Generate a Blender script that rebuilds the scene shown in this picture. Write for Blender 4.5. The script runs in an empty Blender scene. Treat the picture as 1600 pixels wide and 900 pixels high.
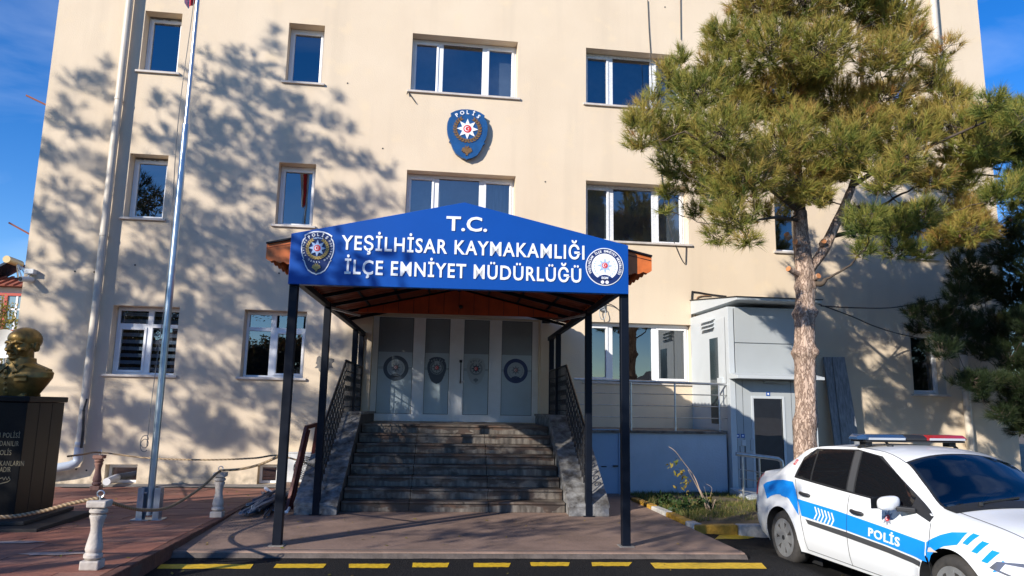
import bpy, bmesh, math, random
import numpy as np
from mathutils import Vector, Matrix
random.seed(7); RNG = np.random.default_rng(7)
SC = bpy.context.scene; COL = SC.collection
R = math.radians
# ------------------------------------------------------------------ camera
CF, CYAW, CPITCH, CROLL = 1132.88, 0.133230, 0.163162, 0.017308
CPOS = Vector((-0.4966, -15.8861, 1.6))
cf = Vector((math.sin(CYAW)*math.cos(CPITCH), math.cos(CYAW)*math.cos(CPITCH), math.sin(CPITCH)))
_r = Vector((math.cos(CYAW), -math.sin(CYAW), 0)); _u = _r.cross(cf)
cr = _r*math.cos(CROLL) + _u*math.sin(CROLL); cu = -_r*math.sin(CROLL) + _u*math.cos(CROLL)
cam = bpy.data.cameras.new("camera"); camo = bpy.data.objects.new("camera", cam); COL.objects.link(camo)
cam.sensor_width = 36; cam.lens = 36*CF/1600; cam.clip_start = .05; cam.clip_end = 3000
camo.matrix_world = Matrix(((cr.x, cu.x, -cf.x, CPOS.x), (cr.y, cu.y, -cf.y, CPOS.y), (cr.z, cu.z, -cf.z, CPOS.z), (0, 0, 0, 1)))
SC.camera = camo
# ------------------------------------------------------------------ light
SUN = Vector((-1.15, -1.0, 0.64)).normalized()          # towards the sun
el = math.asin(SUN.z)
W = bpy.data.worlds.new("World"); SC.world = W; W.use_nodes = True
nt = W.node_tree; bg = nt.nodes["Background"]
sky = nt.nodes.new("ShaderNodeTexSky"); sky.sky_type = 'NISHITA'; sky.sun_disc = False
sky.sun_elevation = el; sky.sun_rotation = math.atan2(SUN.x, SUN.y)
sky.altitude = 1100; sky.air_density = 1.0; sky.dust_density = 0.0; sky.ozone_density = 2.0
hs_ = nt.nodes.new("ShaderNodeHueSaturation"); hs_.inputs["Saturation"].default_value = 1.42; hs_.inputs["Hue"].default_value = .514; nt.links.new(sky.outputs[0], hs_.inputs["Color"])
tc_ = nt.nodes.new("ShaderNodeTexCoord"); mp_ = nt.nodes.new("ShaderNodeMapping"); mp_.inputs["Scale"].default_value = (2.2, 5, 9); mp_.inputs["Rotation"].default_value = (.3, .5, .2); nt.links.new(tc_.outputs["Generated"], mp_.inputs[0])
no_ = nt.nodes.new("ShaderNodeTexNoise"); no_.inputs["Scale"].default_value = 1.1; no_.inputs["Detail"].default_value = 7; no_.inputs["Distortion"].default_value = .6; nt.links.new(mp_.outputs[0], no_.inputs["Vector"])
mr_ = nt.nodes.new("ShaderNodeMapRange"); mr_.inputs[1].default_value = .47; mr_.inputs[2].default_value = .8; mr_.inputs[4].default_value = .20; nt.links.new(no_.outputs[0], mr_.inputs[0])
mx_ = nt.nodes.new("ShaderNodeMix"); mx_.data_type = 'RGBA'; nt.links.new(mr_.outputs[0], mx_.inputs[0]); nt.links.new(hs_.outputs[0], mx_.inputs[6]); mx_.inputs[7].default_value = (6.5, 7.2, 8.2, 1)      # thin high cirrus
nt.links.new(mx_.outputs[2], bg.inputs[0]); bg.inputs[1].default_value = 0.14
sun = bpy.data.lights.new("sun", 'SUN'); sun.energy = 4.5; sun.angle = R(.52); sun.color = (1, .92, .81)
suno = bpy.data.objects.new("sun", sun); COL.objects.link(suno)
suno.rotation_euler = SUN.to_track_quat('Z', 'Y').to_euler(); suno.location = (-30, -30, 25)
SC.view_settings.view_transform = 'Standard'; SC.view_settings.look = 'None'
SC.view_settings.exposure = 0.52; SC.view_settings.gamma = 1
# ------------------------------------------------------------------ picture measuring helpers (photo pixels -> points at a known depth)
def ray(px, py): return cf + cr*((px-800)/CF) + cu*((450-py)/CF)
def ay(px, py, y):
    d = ray(px, py); return CPOS + d*((y-CPOS.y)/d.y)
def az(px, py, z):
    d = ray(px, py); return CPOS + d*((z-CPOS.z)/d.z)
def ax(px, py, x):
    d = ray(px, py); return CPOS + d*((x-CPOS.x)/d.x)
# ------------------------------------------------------------------ object helpers
PM = {}
def tag(o, label=None, cat=None, group=None, kind=None):
    if label: o['label'] = label
    if cat: o['category'] = cat
    if group: o['group'] = group
    if kind: o['kind'] = kind
    return o
def thing(name, loc, label, cat, group=None, rot=0):
    o = bpy.data.objects.new(name, None); COL.objects.link(o); o.empty_display_size = .2
    o.location = loc; o.rotation_euler = (0, 0, rot)
    PM[o] = Matrix.Translation(Vector(loc)) @ Matrix.Rotation(rot, 4, 'Z')
    return tag(o, label, cat, group)
class MB:
    def __init__(s): s.v = []; s.f = []; s.mi = []; s.cur = 0
    def add(s, v, f):
        n = len(s.v); s.v += [tuple(p) for p in v]; s.f += [tuple(i+n for i in q) for q in f]; s.mi += [s.cur]*len(f); return s
    def box(s, x0, x1, y0, y1, z0, z1):
        if x0 > x1: x0, x1 = x1, x0
        if y0 > y1: y0, y1 = y1, y0
        if z0 > z1: z0, z1 = z1, z0
        return s.add([(x0,y0,z0),(x1,y0,z0),(x1,y1,z0),(x0,y1,z0),(x0,y0,z1),(x1,y0,z1),(x1,y1,z1),(x0,y1,z1)],
            [(0,3,2,1),(4,5,6,7),(0,1,5,4),(1,2,6,5),(2,3,7,6),(3,0,4,7)])
    def hexa(s, a, b):   # two quads (lists of 4 points) joined
        return s.add(list(a)+list(b), [(0,1,2,3),(7,6,5,4),(0,4,5,1),(1,5,6,2),(2,6,7,3),(3,7,4,0)])
    def bar(s, p, q, w, h=None, up=(0,0,1)):
        p, q = Vector(p), Vector(q); h = h or w; d = (q-p).normalized(); up = Vector(up)
        if abs(d.dot(up)) > .98: up = Vector((0,1,0))
        a = d.cross(up).normalized()*(w/2); b = a.cross(d).normalized()*(h/2)
        return s.hexa([p-a-b, p+a-b, p+a+b, p-a+b], [q-a-b, q+a-b, q+a+b, q-a+b])
    def tube(s, path, r, n=8, caps=True):
        path = [Vector(p) for p in path]; m = len(path); rr = r if hasattr(r, '__len__') else [r]*m
        v = []; f = []; a = None
        for i, p in enumerate(path):
            d = (path[min(i+1, m-1)]-path[max(i-1, 0)]).normalized()
            if a is None: a = d.orthogonal().normalized()
            else: a = (a-d*a.dot(d)); a = a.normalized() if a.length > 1e-6 else d.orthogonal().normalized()
            b = d.cross(a)
            for k in range(n):
                t = 2*math.pi*k/n; v.append(p+a*(math.cos(t)*rr[i])+b*(math.sin(t)*rr[i]))
        for i in range(m-1):
            for k in range(n):
                k2 = (k+1) % n; f.append((i*n+k, i*n+k2, (i+1)*n+k2, (i+1)*n+k))
        if caps: f += [tuple(range(n))[::-1], tuple(range((m-1)*n, m*n))]
        return s.add(v, f)
    def lathe(s, prof, c, n=16, ax='z', sq=False):
        v = []; f = []; m = len(prof)
        for r, h in prof:
            for k in range(n):
                t = 2*math.pi*(k+.5)/n; a, b = r*math.cos(t), r*math.sin(t)
                if sq: a, b = [(1,1),(-1,1),(-1,-1),(1,-1)][k][0]*r, [(1,1),(-1,1),(-1,-1),(1,-1)][k][1]*r
                v.append({'z': (a,b,h), 'y': (a,h,b), 'x': (h,a,b)}[ax])
        v = [(x+c[0], y+c[1], z+c[2]) for x, y, z in v]
        for i in range(m-1):
            for k in range(n):
                k2 = (k+1) % n; f.append((i*n+k, i*n+k2, (i+1)*n+k2, (i+1)*n+k))
        f += [tuple(range(n))[::-1], tuple(range((m-1)*n, m*n))]
        if ax == 'y': f = [q[::-1] for q in f]
        return s.add(v, f)
    def prism(s, poly, fr, d):     # poly of (a,b); fr(a,b,h)->point; from h=0 to h=d
        n = len(poly); v = [fr(a, b, 0) for a, b in poly]+[fr(a, b, d) for a, b in poly]
        f = [tuple(range(n))[::-1], tuple(range(n, 2*n))]+[(i, (i+1) % n, n+(i+1) % n, n+i) for i in range(n)]
        return s.add(v, f)
    def quad(s, *p): return s.add(p, [tuple(range(len(p)))])
    def build(s, name, mat, parent=None, local=False, smooth=False, bevel=0, normals=True, **kw):
        me = bpy.data.meshes.new(name); vs = s.v
        if parent is not None and not local:
            inv = PM[parent].inverted(); vs = [inv @ Vector(p) for p in vs]
        me.from_pydata([tuple(p) for p in vs], [], s.f)
        mats = mat if isinstance(mat, (list, tuple)) else [mat]
        for m in mats: me.materials.append(m)
        if len(mats) > 1: me.polygons.foreach_set('material_index', s.mi)
        if normals:
            bm = bmesh.new(); bm.from_mesh(me); bmesh.ops.recalc_face_normals(bm, faces=bm.faces); bm.to_mesh(me); bm.free()
        if smooth: smooth_by(me, smooth)
        o = bpy.data.objects.new(name, me); COL.objects.link(o)
        if parent is not None: o.parent = parent; PM[o] = PM[parent]
        if bevel:
            b = o.modifiers.new('bevel', 'BEVEL'); b.width = bevel; b.segments = 2; b.limit_method = 'ANGLE'; b.angle_limit = R(40)
        if kw: tag(o, **kw)
        return o
def smooth_by(me, ang):
    me.polygons.foreach_set('use_smooth', [True]*len(me.polygons))
    if ang is True: return
    bm = bmesh.new(); bm.from_mesh(me)
    for e in bm.edges:
        if len(e.link_faces) == 2 and e.calc_face_angle(0) > R(ang): e.smooth = False
        elif len(e.link_faces) != 2: e.smooth = True
    bm.to_mesh(me); bm.free()
def struct(name, mb, mat, **kw):
    o = mb.build(name, mat, **kw); o['kind'] = 'structure'; PM[o] = Matrix(); return o
def copy_tree(o, parent=None):
    c = o.copy(); COL.objects.link(c)
    if parent: c.parent = parent
    for ch in list(o.children): copy_tree(ch, c)
    return c
# ------------------------------------------------------------------ materials
def lin(h):
    if isinstance(h, str):
        h = h.lstrip('#'); c = [int(h[i:i+2], 16)/255 for i in (0, 2, 4)]
        return tuple(x/12.92 if x <= .04045 else ((x+.055)/1.055)**2.4 for x in c)
    return tuple(h)
MC = {}
def mat(name, col, rough=.6, metal=0, var=None, bump=None, spec=.5, col2=None, stretch=None, coat=0):
    """var=(scale, amount) value mottling (or mix to col2); bump=(scale, strength)"""
    if name in MC: return MC[name]
    m = bpy.data.materials.new(name); m.use_nodes = True; t = m.node_tree; N = t.nodes; L = t.links
    b = N["Principled BSDF"]; c = lin(col)
    b.inputs["Base Color"].default_value = (*c, 1); b.inputs["Roughness"].default_value = rough
    b.inputs["Metallic"].default_value = metal; b.inputs["Specular IOR Level"].default_value = spec
    if coat: b.inputs["Coat Weight"].default_value = coat; b.inputs["Coat Roughness"].default_value = .04
    g = None
    if var or bump:
        g = N.new("ShaderNodeTexCoord")
        src = g.outputs["Object"]
        if stretch:
            mp = N.new("ShaderNodeMapping"); mp.inputs["Scale"].default_value = stretch; L.new(src, mp.inputs[0]); src = mp.outputs[0]
    if var:
        n = N.new("ShaderNodeTexNoise"); n.inputs["Scale"].default_value = var[0]; n.inputs["Detail"].default_value = 6; n.inputs["Roughness"].default_value = .62
        L.new(src, n.inputs["Vector"])
        rp = N.new("ShaderNodeMapRange"); rp.inputs[1].default_value = .35; rp.inputs[2].default_value = .65
        L.new(n.outputs[0], rp.inputs[0])
        mx = N.new("ShaderNodeMix"); mx.data_type = 'RGBA'
        c2 = lin(col2) if col2 else tuple(x*(1-var[1]) for x in c)
        if not col2: rp.inputs[3].default_value = 0; rp.inputs[4].default_value = 1
        else: rp.inputs[4].default_value = var[1]
        mx.inputs[6].default_value = (*c, 1); mx.inputs[7].default_value = (*c2, 1)
        L.new(rp.outputs[0], mx.inputs[0]); L.new(mx.outputs[2], b.inputs["Base Color"])
    if bump:
        n2 = N.new("ShaderNodeTexNoise"); n2.inputs["Scale"].default_value = bump[0]; n2.inputs["Detail"].default_value = 4
        L.new(src, n2.inputs["Vector"])
        bp = N.new("ShaderNodeBump"); bp.inputs["Strength"].default_value = bump[1]; bp.inputs["Distance"].default_value = .02
        L.new(n2.outputs[0], bp.inputs["Height"]); L.new(bp.outputs[0], b.inputs["Normal"])
    MC[name] = m; return m
def plaster(name, col, dark, zdirt):
    m = bpy.data.materials.new(name); m.use_nodes = True; t = m.node_tree; N = t.nodes; L = t.links; b = N["Principled BSDF"]
    b.inputs["Roughness"].default_value = .85; b.inputs["Specular IOR Level"].default_value = .2
    g = N.new("ShaderNodeNewGeometry")
    def noise(scale, st=None, det=5):
        n = N.new("ShaderNodeTexNoise"); n.inputs["Scale"].default_value = scale; n.inputs["Detail"].default_value = det
        if st:
            mp = N.new("ShaderNodeMapping"); mp.inputs["Scale"].default_value = st; L.new(g.outputs["Position"], mp.inputs[0]); L.new(mp.outputs[0], n.inputs["Vector"])
        else: L.new(g.outputs["Position"], n.inputs["Vector"])
        return n.outputs[0]
    def rng(x, a, bb, c=0, d=1):
        r = N.new("ShaderNodeMapRange"); L.new(x, r.inputs[0])
        for i, v in enumerate((a, bb, c, d)): r.inputs[i+1].default_value = v
        return r.outputs[0]
    def mix(f, a, bb):
        x = N.new("ShaderNodeMix"); x.data_type = 'RGBA'; L.new(f, x.inputs[0])
        for i, v in ((6, a), (7, bb)):
            if isinstance(v, tuple): x.inputs[i].default_value = (*v, 1)
            else: L.new(v, x.inputs[i])
        return x.outputs[2]
    c = lin(col); d = lin(dark)
    base = mix(rng(noise(.6), .35, .68), c, tuple(x*y for x, y in zip(c, (.93, .915, .90))))
    streak = rng(noise(1.0, (2.2, 2.2, .16)), .52, .72, 0, .45)
    base = mix(streak, base, tuple(x*.82 for x in c))
    patch = rng(noise(1.9), .57, .70, 0, .5)
    base = mix(patch, base, tuple(x*y for x, y in zip(c, (1.05, 1.02, .93))))
    speck = rng(noise(14, None, 8), .66, .74, 0, .25)
    base = mix(speck, base, tuple(x*.7 for x in c))
    sp = N.new("ShaderNodeSeparateXYZ"); L.new(g.outputs["Position"], sp.inputs[0])
    lo = rng(sp.outputs[2], zdirt, zdirt+.45, 1, 0)
    mu = N.new("ShaderNodeMath"); mu.operation = 'MULTIPLY'; L.new(lo, mu.inputs[0]); L.new(rng(noise(5), .38, .62), mu.inputs[1])
    base = mix(mu.outputs[0], base, d)
    L.new(base, b.inputs["Base Color"])
    bp = N.new("ShaderNodeBump"); bp.inputs["Strength"].default_value = .35; bp.inputs["Distance"].default_value = .012
    ad = N.new("ShaderNodeMath"); ad.operation = 'ADD'; L.new(noise(38, None, 3), ad.inputs[0]); L.new(noise(3), ad.inputs[1])
    L.new(ad.outputs[0], bp.inputs["Height"]); L.new(bp.outputs[0], b.inputs["Normal"])
    return m
def glass_mat(name, tint=(.5, .56, .6), refl=.2, rough=0.0, wave=.02):
    m = bpy.data.materials.new(name); m.use_nodes = True; t = m.node_tree; N = t.nodes; L = t.links
    N.remove(N["Principled BSDF"]); out = N["Material Output"]
    tr = N.new("ShaderNodeBsdfTransparent"); tr.inputs[0].default_value = (*tint, 1)
    gl = N.new("ShaderNodeBsdfGlossy"); gl.inputs["Roughness"].default_value = rough; gl.inputs[0].default_value = (.95, .98, 1, 1)
    lw = N.new("ShaderNodeFresnel"); lw.inputs[0].default_value = 1.5
    mr = N.new("ShaderNodeMapRange"); L.new(lw.outputs[0], mr.inputs[0]); mr.inputs[3].default_value = refl; mr.inputs[4].default_value = 1
    mx = N.new("ShaderNodeMixShader"); L.new(mr.outputs[0], mx.inputs[0]); L.new(tr.outputs[0], mx.inputs[1]); L.new(gl.outputs[0], mx.inputs[2])
    if wave:
        n = N.new("ShaderNodeTexNoise"); n.inputs["Scale"].default_value = 1.2; bp = N.new("ShaderNodeBump"); bp.inputs["Strength"].default_value = wave; bp.inputs["Distance"].default_value = .1
        g = N.new("ShaderNodeNewGeometry"); L.new(g.outputs["Position"], n.inputs["Vector"]); L.new(n.outputs[0], bp.inputs["Height"]); L.new(bp.outputs[0], gl.inputs["Normal"])
    L.new(mx.outputs[0], out.inputs[0]); return m
M_WALL = plaster("beige_plaster", (.72, .605, .457), (.22, .19, .15), -.12)
M_SIDE = M_WALL
M_GLASS = glass_mat("window_glass", (.5, .56, .62), .16)
M_PVC = mat("white_pvc", (.83, .85, .87), .35, var=(3, .08))
M_FILM = mat("filmed_pvc", (.80, .82, .84), .4, var=(26, .45), col2=(.35, .40, .48))
M_SILL = mat("stone_sill", (.62, .57, .52), .55, var=(6, .2))
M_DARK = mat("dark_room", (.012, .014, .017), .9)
M_CURT = mat("grey_curtain", (.26, .28, .29), .9, var=(2, .3))
M_LCURT = mat("pale_curtain", (.46, .48, .46), .9, var=(3, .3), stretch=(8, 1, .6))
M_PIPE = mat("cream_pipe", (.62, .56, .47), .5, var=(2, .15))
M_NAVY = mat("navy_paint", (.003, .006, .014), .5, spec=.2, var=(5, .3))
M_BLUE = mat("sign_blue", (.002, .068, .35), .38, var=(.7, .12), spec=.3)
M_WHITE = mat("white_acrylic", (.82, .84, .86), .3)
M_ORANGE = mat("orange_tile_sheet", (.70, .17, .03), .5, var=(5, .3))
M_REDPAN = mat("red_brown_panel", (.55, .085, .018), .55, var=(3, .35))
M_BLACK = mat("black_iron", (.012, .012, .014), .5)
M_STEEL = mat("steel_tube", (.62, .63, .64), .32, .9, var=(9, .25))
M_GREYP = mat("grey_panel", (.40, .43, .44), .5, var=(1.5, .06))
M_GREYW = mat("pale_grey_frame", (.53, .57, .59), .45, var=(2, .06))
M_GOLD = mat("gold_relief", (.60, .42, .12), .45, .1, var=(30, .4))
M_GOLDL = mat("gold_letter", (.30, .25, .15), .5)
M_DBLUE = mat("deep_blue_enamel", (.008, .022, .12), .35)
M_LBLUE = mat("badge_blue", (.010, .085, .26), .4, var=(6, .25))
M_PALE = mat("pale_star", (.38, .52, .75), .4)
M_RED = mat("red_enamel", (.62, .02, .025), .4)
M_CABLE = mat("black_cable", (.02, .02, .022), .6)
# ------------------------------------------------------------------ text + emblems
_fc = {}
def glyphs(txt, bold=0.0, ext=0.0, wide=None):
    wide = len(txt) > 4 if wide is None else wide
    k = (txt, bold, ext, wide)
    if k in _fc: return _fc[k]
    cu_ = bpy.data.curves.new('lettering', 'FONT'); cu_.body = txt; cu_.size = 1; cu_.offset = bold; cu_.extrude = ext; cu_.resolution_u = 3; cu_.space_character = 1.13 if wide else 1.0
    o = bpy.data.objects.new('lettering', cu_); COL.objects.link(o)
    dg = bpy.context.evaluated_depsgraph_get(); me = bpy.data.meshes.new_from_object(o.evaluated_get(dg))
    v = [tuple(p.co) for p in me.vertices]; f = [tuple(p.vertices) for p in me.polygons]
    bpy.data.objects.remove(o); bpy.data.curves.remove(cu_); bpy.data.meshes.remove(me)
    xs = [p[0] for p in v]; ys = [p[1] for p in v]
    _fc[k] = (v, f, min(xs), max(xs), min(ys), max(ys)); return _fc[k]
def text_fit(mb, txt, fr, x0, x1, zb, cap, bold=.02, depth=.02):
    """straight text between x0 and x1, baseline zb, capital height cap; fr(a,b,h)"""
    v, f, a, b, c, d = glyphs(txt, bold, .5); H = glyphs('H', bold, .5); ch = H[5]-H[4]
    sx = (x1-x0)/(b-a); sy = cap/ch
    if depth < 0: f = [q[::-1] for q in f]
    mb.add([fr(x0+(p[0]-a)*sx, zb+(p[1]-H[4])*sy, (p[2]+.5)*depth) for p in v], f)
def text_letters(name, mtl, parent, txt, fr, x0, x1, zb, cap, bold=.02, depth=.02):
    """the same, one mesh per letter"""
    _, _, a, b, _, _ = glyphs(txt, bold, .5); H = glyphs('H', bold, .5); sx = (x1-x0)/(b-a); sy = cap/(H[5]-H[4])
    for i, c in enumerate(txt):
        if c == ' ': continue
        right = glyphs(txt[:i+1]+('' if len(txt) <= 4 else ''), bold, .5, len(txt) > 4)[3]; v, f, lo, hi, _, _ = glyphs(c, bold, .5)
        mb = MB(); mb.add([fr(x0+(p[0]-hi+right-a)*sx, zb+(p[1]-H[4])*sy, (p[2]+.5)*depth) for p in v], f); o = mb.build(name, mtl, parent, local=True, normals=False)
def text_arc(mb, txt, fr, cx, cz, r, a0, a1, cap, bold=.03, h0=0, depth=.004, inward=False, wx=1.0):
    n = len(txt); H = glyphs('H', bold, .5); sy = cap/(H[5]-H[4])
    for i, c in enumerate(txt):
        if c == ' ': continue
        v, f, a, b, lo, hi = glyphs(c, bold, .5); t = a0+(a1-a0)*(i/(n-1) if n > 1 else .5); m = (a+b)/2
        up = (math.sin(t), math.cos(t)); rt = (math.cos(t), -math.sin(t))
        if inward: up = (-up[0], -up[1]); rt = (-rt[0], -rt[1])
        bx, bz = cx+math.sin(t)*r, cz+math.cos(t)*r
        mb.add([fr(bx+rt[0]*(p[0]-m)*sy*wx+up[0]*(p[1]-H[4])*sy, bz+rt[1]*(p[0]-m)*sy*wx+up[1]*(p[1]-H[4])*sy, h0+(p[2]+.5)*depth) for p in v], f)
def circ(cx, cz, r, n=40, a0=0, a1=2*math.pi, rz=None):
    rz = rz or r; full = abs(a1-a0) > 6.28
    return [(cx+r*math.sin(a0+(a1-a0)*i/(n if full else n-1)), cz+rz*math.cos(a0+(a1-a0)*i/(n if full else n-1))) for i in range(n)]
def star(cx, cz, r, n=8, inner=.5, rot=0):
    return [(cx+math.sin(rot+math.pi*i/n)*(r if i % 2 == 0 else r*inner), cz+math.cos(rot+math.pi*i/n)*(r if i % 2 == 0 else r*inner)) for i in range(2*n)]
def fan(mb, poly, c, fr, h0, h1):   # star shaped polygon as a raised prism, safe triangulation
    n = len(poly); v = [fr(a, b, h1) for a, b in poly]+[fr(*c, h1)]+[fr(a, b, h0) for a, b in poly]
    mb.add(v, [(i, (i+1) % n, n) for i in range(n)]+[(i, n+1+i, n+1+(i+1) % n, (i+1) % n) for i in range(n)])
def ring(mb, cx, cz, r0, r1, fr, h0, h1, n=48, a0=0, a1=2*math.pi):
    full = abs(a1-a0) > 6.28; m = n if full else n+1; v = []; f = []
    for i in range(m):
        t = a0+(a1-a0)*i/n; s, c = math.sin(t), math.cos(t)
        v += [fr(cx+r0*s, cz+r0*c, h0), fr(cx+r0*s, cz+r0*c, h1), fr(cx+r1*s, cz+r1*c, h1), fr(cx+r1*s, cz+r1*c, h0)]
    for i in range(n):
        a = 4*i; b = 4*((i+1) % m)
        f += [(a+k, a+k+1, b+k+1, b+k) for k in range(3)]
    mb.add(v, f)
def wreath(mb, cx, cz, r, fr, h0, h1, lw, n=13, span=2.5, rows=2):
    for side in (-1, 1):
        for i in range(n):
            t = side*(math.pi - .1 - span*i/(n-1)); lean = side*.55
            for k in range(rows):
                rr = r+(k-.5*(rows-1))*lw*1.1; px, pz = cx+math.sin(t)*rr, cz+math.cos(t)*rr
                d = t-side*math.pi/2+lean*(1 if k else -1); dx, dz = math.sin(d), math.cos(d); L_ = lw*1.25; w_ = lw*.55
                fan(mb, [(px+dx*L_, pz+dz*L_), (px+dz*w_, pz-dx*w_), (px-dx*L_, pz-dz*L_), (px-dz*w_, pz+dx*w_)], (px, pz), fr, h0, h1)
def eagle(mb, cx, cz, s, fr, h0, h1):
    half = [(0, -.9), (.22, -1.0), (.16, -.55), (.42, -.62), (.34, -.3), (.75, -.45), (.68, -.15), (1.0, -.2), (.92, .25), (.78, .55), (.5, .62), (.36, .4), (.3, .72), (.42, .86), (.2, .95), (.1, .75), (0, .6)]
    poly = half+[(-x, z) for x, z in half[::-1][1:-1]]
    fan(mb, [(cx+x*s, cz+z*s) for x, z in poly], (cx, cz), fr, h0, h1)
def crescent(mb, cx, cz, r, fr, h0, h1):
    o = circ(cx, cz, r, 20, .75+math.pi/2-math.pi/2, 2*math.pi-.75); a = .95
    out = [(cx+r*math.sin(t), cz+r*math.cos(t)) for t in np.linspace(math.pi/2+.55, 2.5*math.pi-.55, 22)]
    inn = [(cx+.22*r+.78*r*math.sin(t), cz+.78*r*math.cos(t)) for t in np.linspace(2.5*math.pi-.72, math.pi/2+.72, 22)]
    for i in range(21):
        q = [out[i], out[i+1], inn[20-i], inn[21-i]]; mb.quad(*[fr(a_, b_, h1) for a_, b_ in q])
    fan(mb, star(cx+.5*r, cz, r*.38, 5, .4, .3), (cx+.5*r, cz), fr, h0, h1)
def shield_poly(cx, cz, w, h):
    """badge outline: round upper body, ribbon shoulders, pointed lower drop. w,h full size, cz centre"""
    k = [(0, .5), (.16, .49), (.30, .455), (.42, .40), (.40, .345), (.455, .30), (.495, .2), (.5, .1), (.485, 0), (.45, -.09), (.41, -.14), (.44, -.165), (.395, -.19), (.34, -.30), (.26, -.40), (.13, -.465), (.05, -.48), (0, -.5)]
    return [(cx+x*w, cz+z*h) for x, z in k]+[(cx-x*w, cz+z*h) for x, z in k[::-1][1:-1]]
def shield(parent, fr, cx, cz, w, h, d, mats, ring_text=False, local=True, outline=None):
    """mats: base, inner, star, wreath, text ; every layer is a mesh part"""
    P = lambda mb, n, m: mb.build(n, m, parent, local=local, normals=False)
    b = MB(); fan(b, shield_poly(cx, cz, w, h), (cx, cz), fr, 0, d); P(b, 'badge_base', outline or mats[0])
    e = d+.004
    if outline:
        b = MB(); fan(b, shield_poly(cx, cz, w*.93, h*.94), (cx, cz), fr, d-.01, e); P(b, 'badge_field', mats[0]); e += .004
    sc = h*.13; R_ = w*.5; c1 = cz+h*.10
    b = MB(); fan(b, circ(cx, c1, R_*.72, 40), (cx, c1), fr, d-.01, e); P(b, 'badge_disc', mats[1])
    b = MB(); wreath(b, cx, c1, R_*.61, fr, e, e+.012, w*.042, 12 if w > .3 else 8); P(b, 'wreath', mats[3])
    b = MB(); fan(b, star(cx, c1, R_*.53, 8, .52), (cx, c1), fr, e, e+.014); P(b, 'star', mats[2])
    b = MB(); fan(b, circ(cx, c1, R_*.20, 24), (cx, c1), fr, e, e+.018); P(b, 'red_disc', M_RED)
    b = MB(); crescent(b, cx-R_*.02, c1, R_*.13, fr, e+.018, e+.021); P(b, 'crescent', M_WHITE)
    b = MB(); text_arc(b, 'POLİS', fr, cx, c1, R_*.77, -.66, .66, w*.098, .03, d+.004, .010); P(b, 'lettering', mats[4])['kind'] = 'stuff'
    if ring_text:
        b = MB(); text_arc(b, 'EMNİYET GENEL MÜDÜRLÜĞÜ', fr, cx, c1, R_*.91, -.98, -2*math.pi+.98, w*.052, .02, e, .003, True); P(b, 'ring_lettering', mats[4])['kind'] = 'stuff'
        b = MB()
        for k in range(5): b_ = (cx+(k-2)*w*.062, c1+R_*.66-abs(k-2)*w*.012); fan(b, circ(*b_, w*.026, 10), b_, fr, e, e+.006)
        P(b, 'medallion', mats[2])
    b = MB(); eagle(b, cx, cz-h*.33, w*.13, fr, d, e+.012); P(b, 'eagle', mats[3])
def seal(parent, fr, cx, cz, r, mats, txt, local=True, d=.006, clip=True):
    """round seal: ring colour, inner disc, star, text"""
    P = lambda mb, n, m: mb.build(n, m, parent, local=local, normals=False)
    b = MB(); fan(b, circ(cx, cz, r, 56), (cx, cz), fr, 0, d); P(b, 'seal_rim', mats[2])
    b = MB(); fan(b, circ(cx, cz, r*.955, 56), (cx, cz), fr, d-.004, d+.003); P(b, 'seal_ring', mats[0])
    b = MB(); fan(b, circ(cx, cz, r*.70, 48), (cx, cz), fr, d, d+.006); P(b, 'seal_disc', mats[1])
    b = MB(); fan(b, circ(cx, cz-r*.98, r*.55, 30, -.92, .92), (cx, cz-r*.72), fr, d, d+.008); P(b, 'seal_foot', mats[0])
    b = MB(); wreath(b, cx, cz, r*.55, fr, d+.006, d+.008, r*.05, 9, 2.0, 1); P(b, 'wreath', mats[3])
    b = MB(); fan(b, star(cx, cz+r*.06, r*.40, 8, .50), (cx, cz+r*.06), fr, d+.006, d+.010); P(b, 'star', mats[3])
    b = MB(); fan(b, circ(cx, cz+r*.06, r*.15, 24), (cx, cz+r*.06), fr, d+.008, d+.013); P(b, 'red_disc', mats[4])
    b = MB(); crescent(b, cx-r*.015, cz+r*.06, r*.10, fr, d+.013, d+.015); P(b, 'crescent', M_WHITE)
    if txt:
        b = MB(); text_arc(b, txt, fr, cx, cz, r*.765, -2.0, 2.0, r*.12, .03, d+.003, .003); P(b, 'ring_lettering', mats[2])['kind'] = 'stuff'
        b = MB(); text_fit(b, 'EGM', lambda a, b_, h: fr(a, b_, h+d+.008), cx-r*.17, cx+r*.17, cz-r*.66, r*.12, .03, .003); P(b, 'lettering', mats[2])
        for s in (-1, 1):
            b = MB(); c_ = (cx+s*r*.12, cz-r*.82); fan(b, circ(*c_, r*.09, 16), c_, fr, d, d+.008); P(b, 'small_disc', mats[2])
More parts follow.
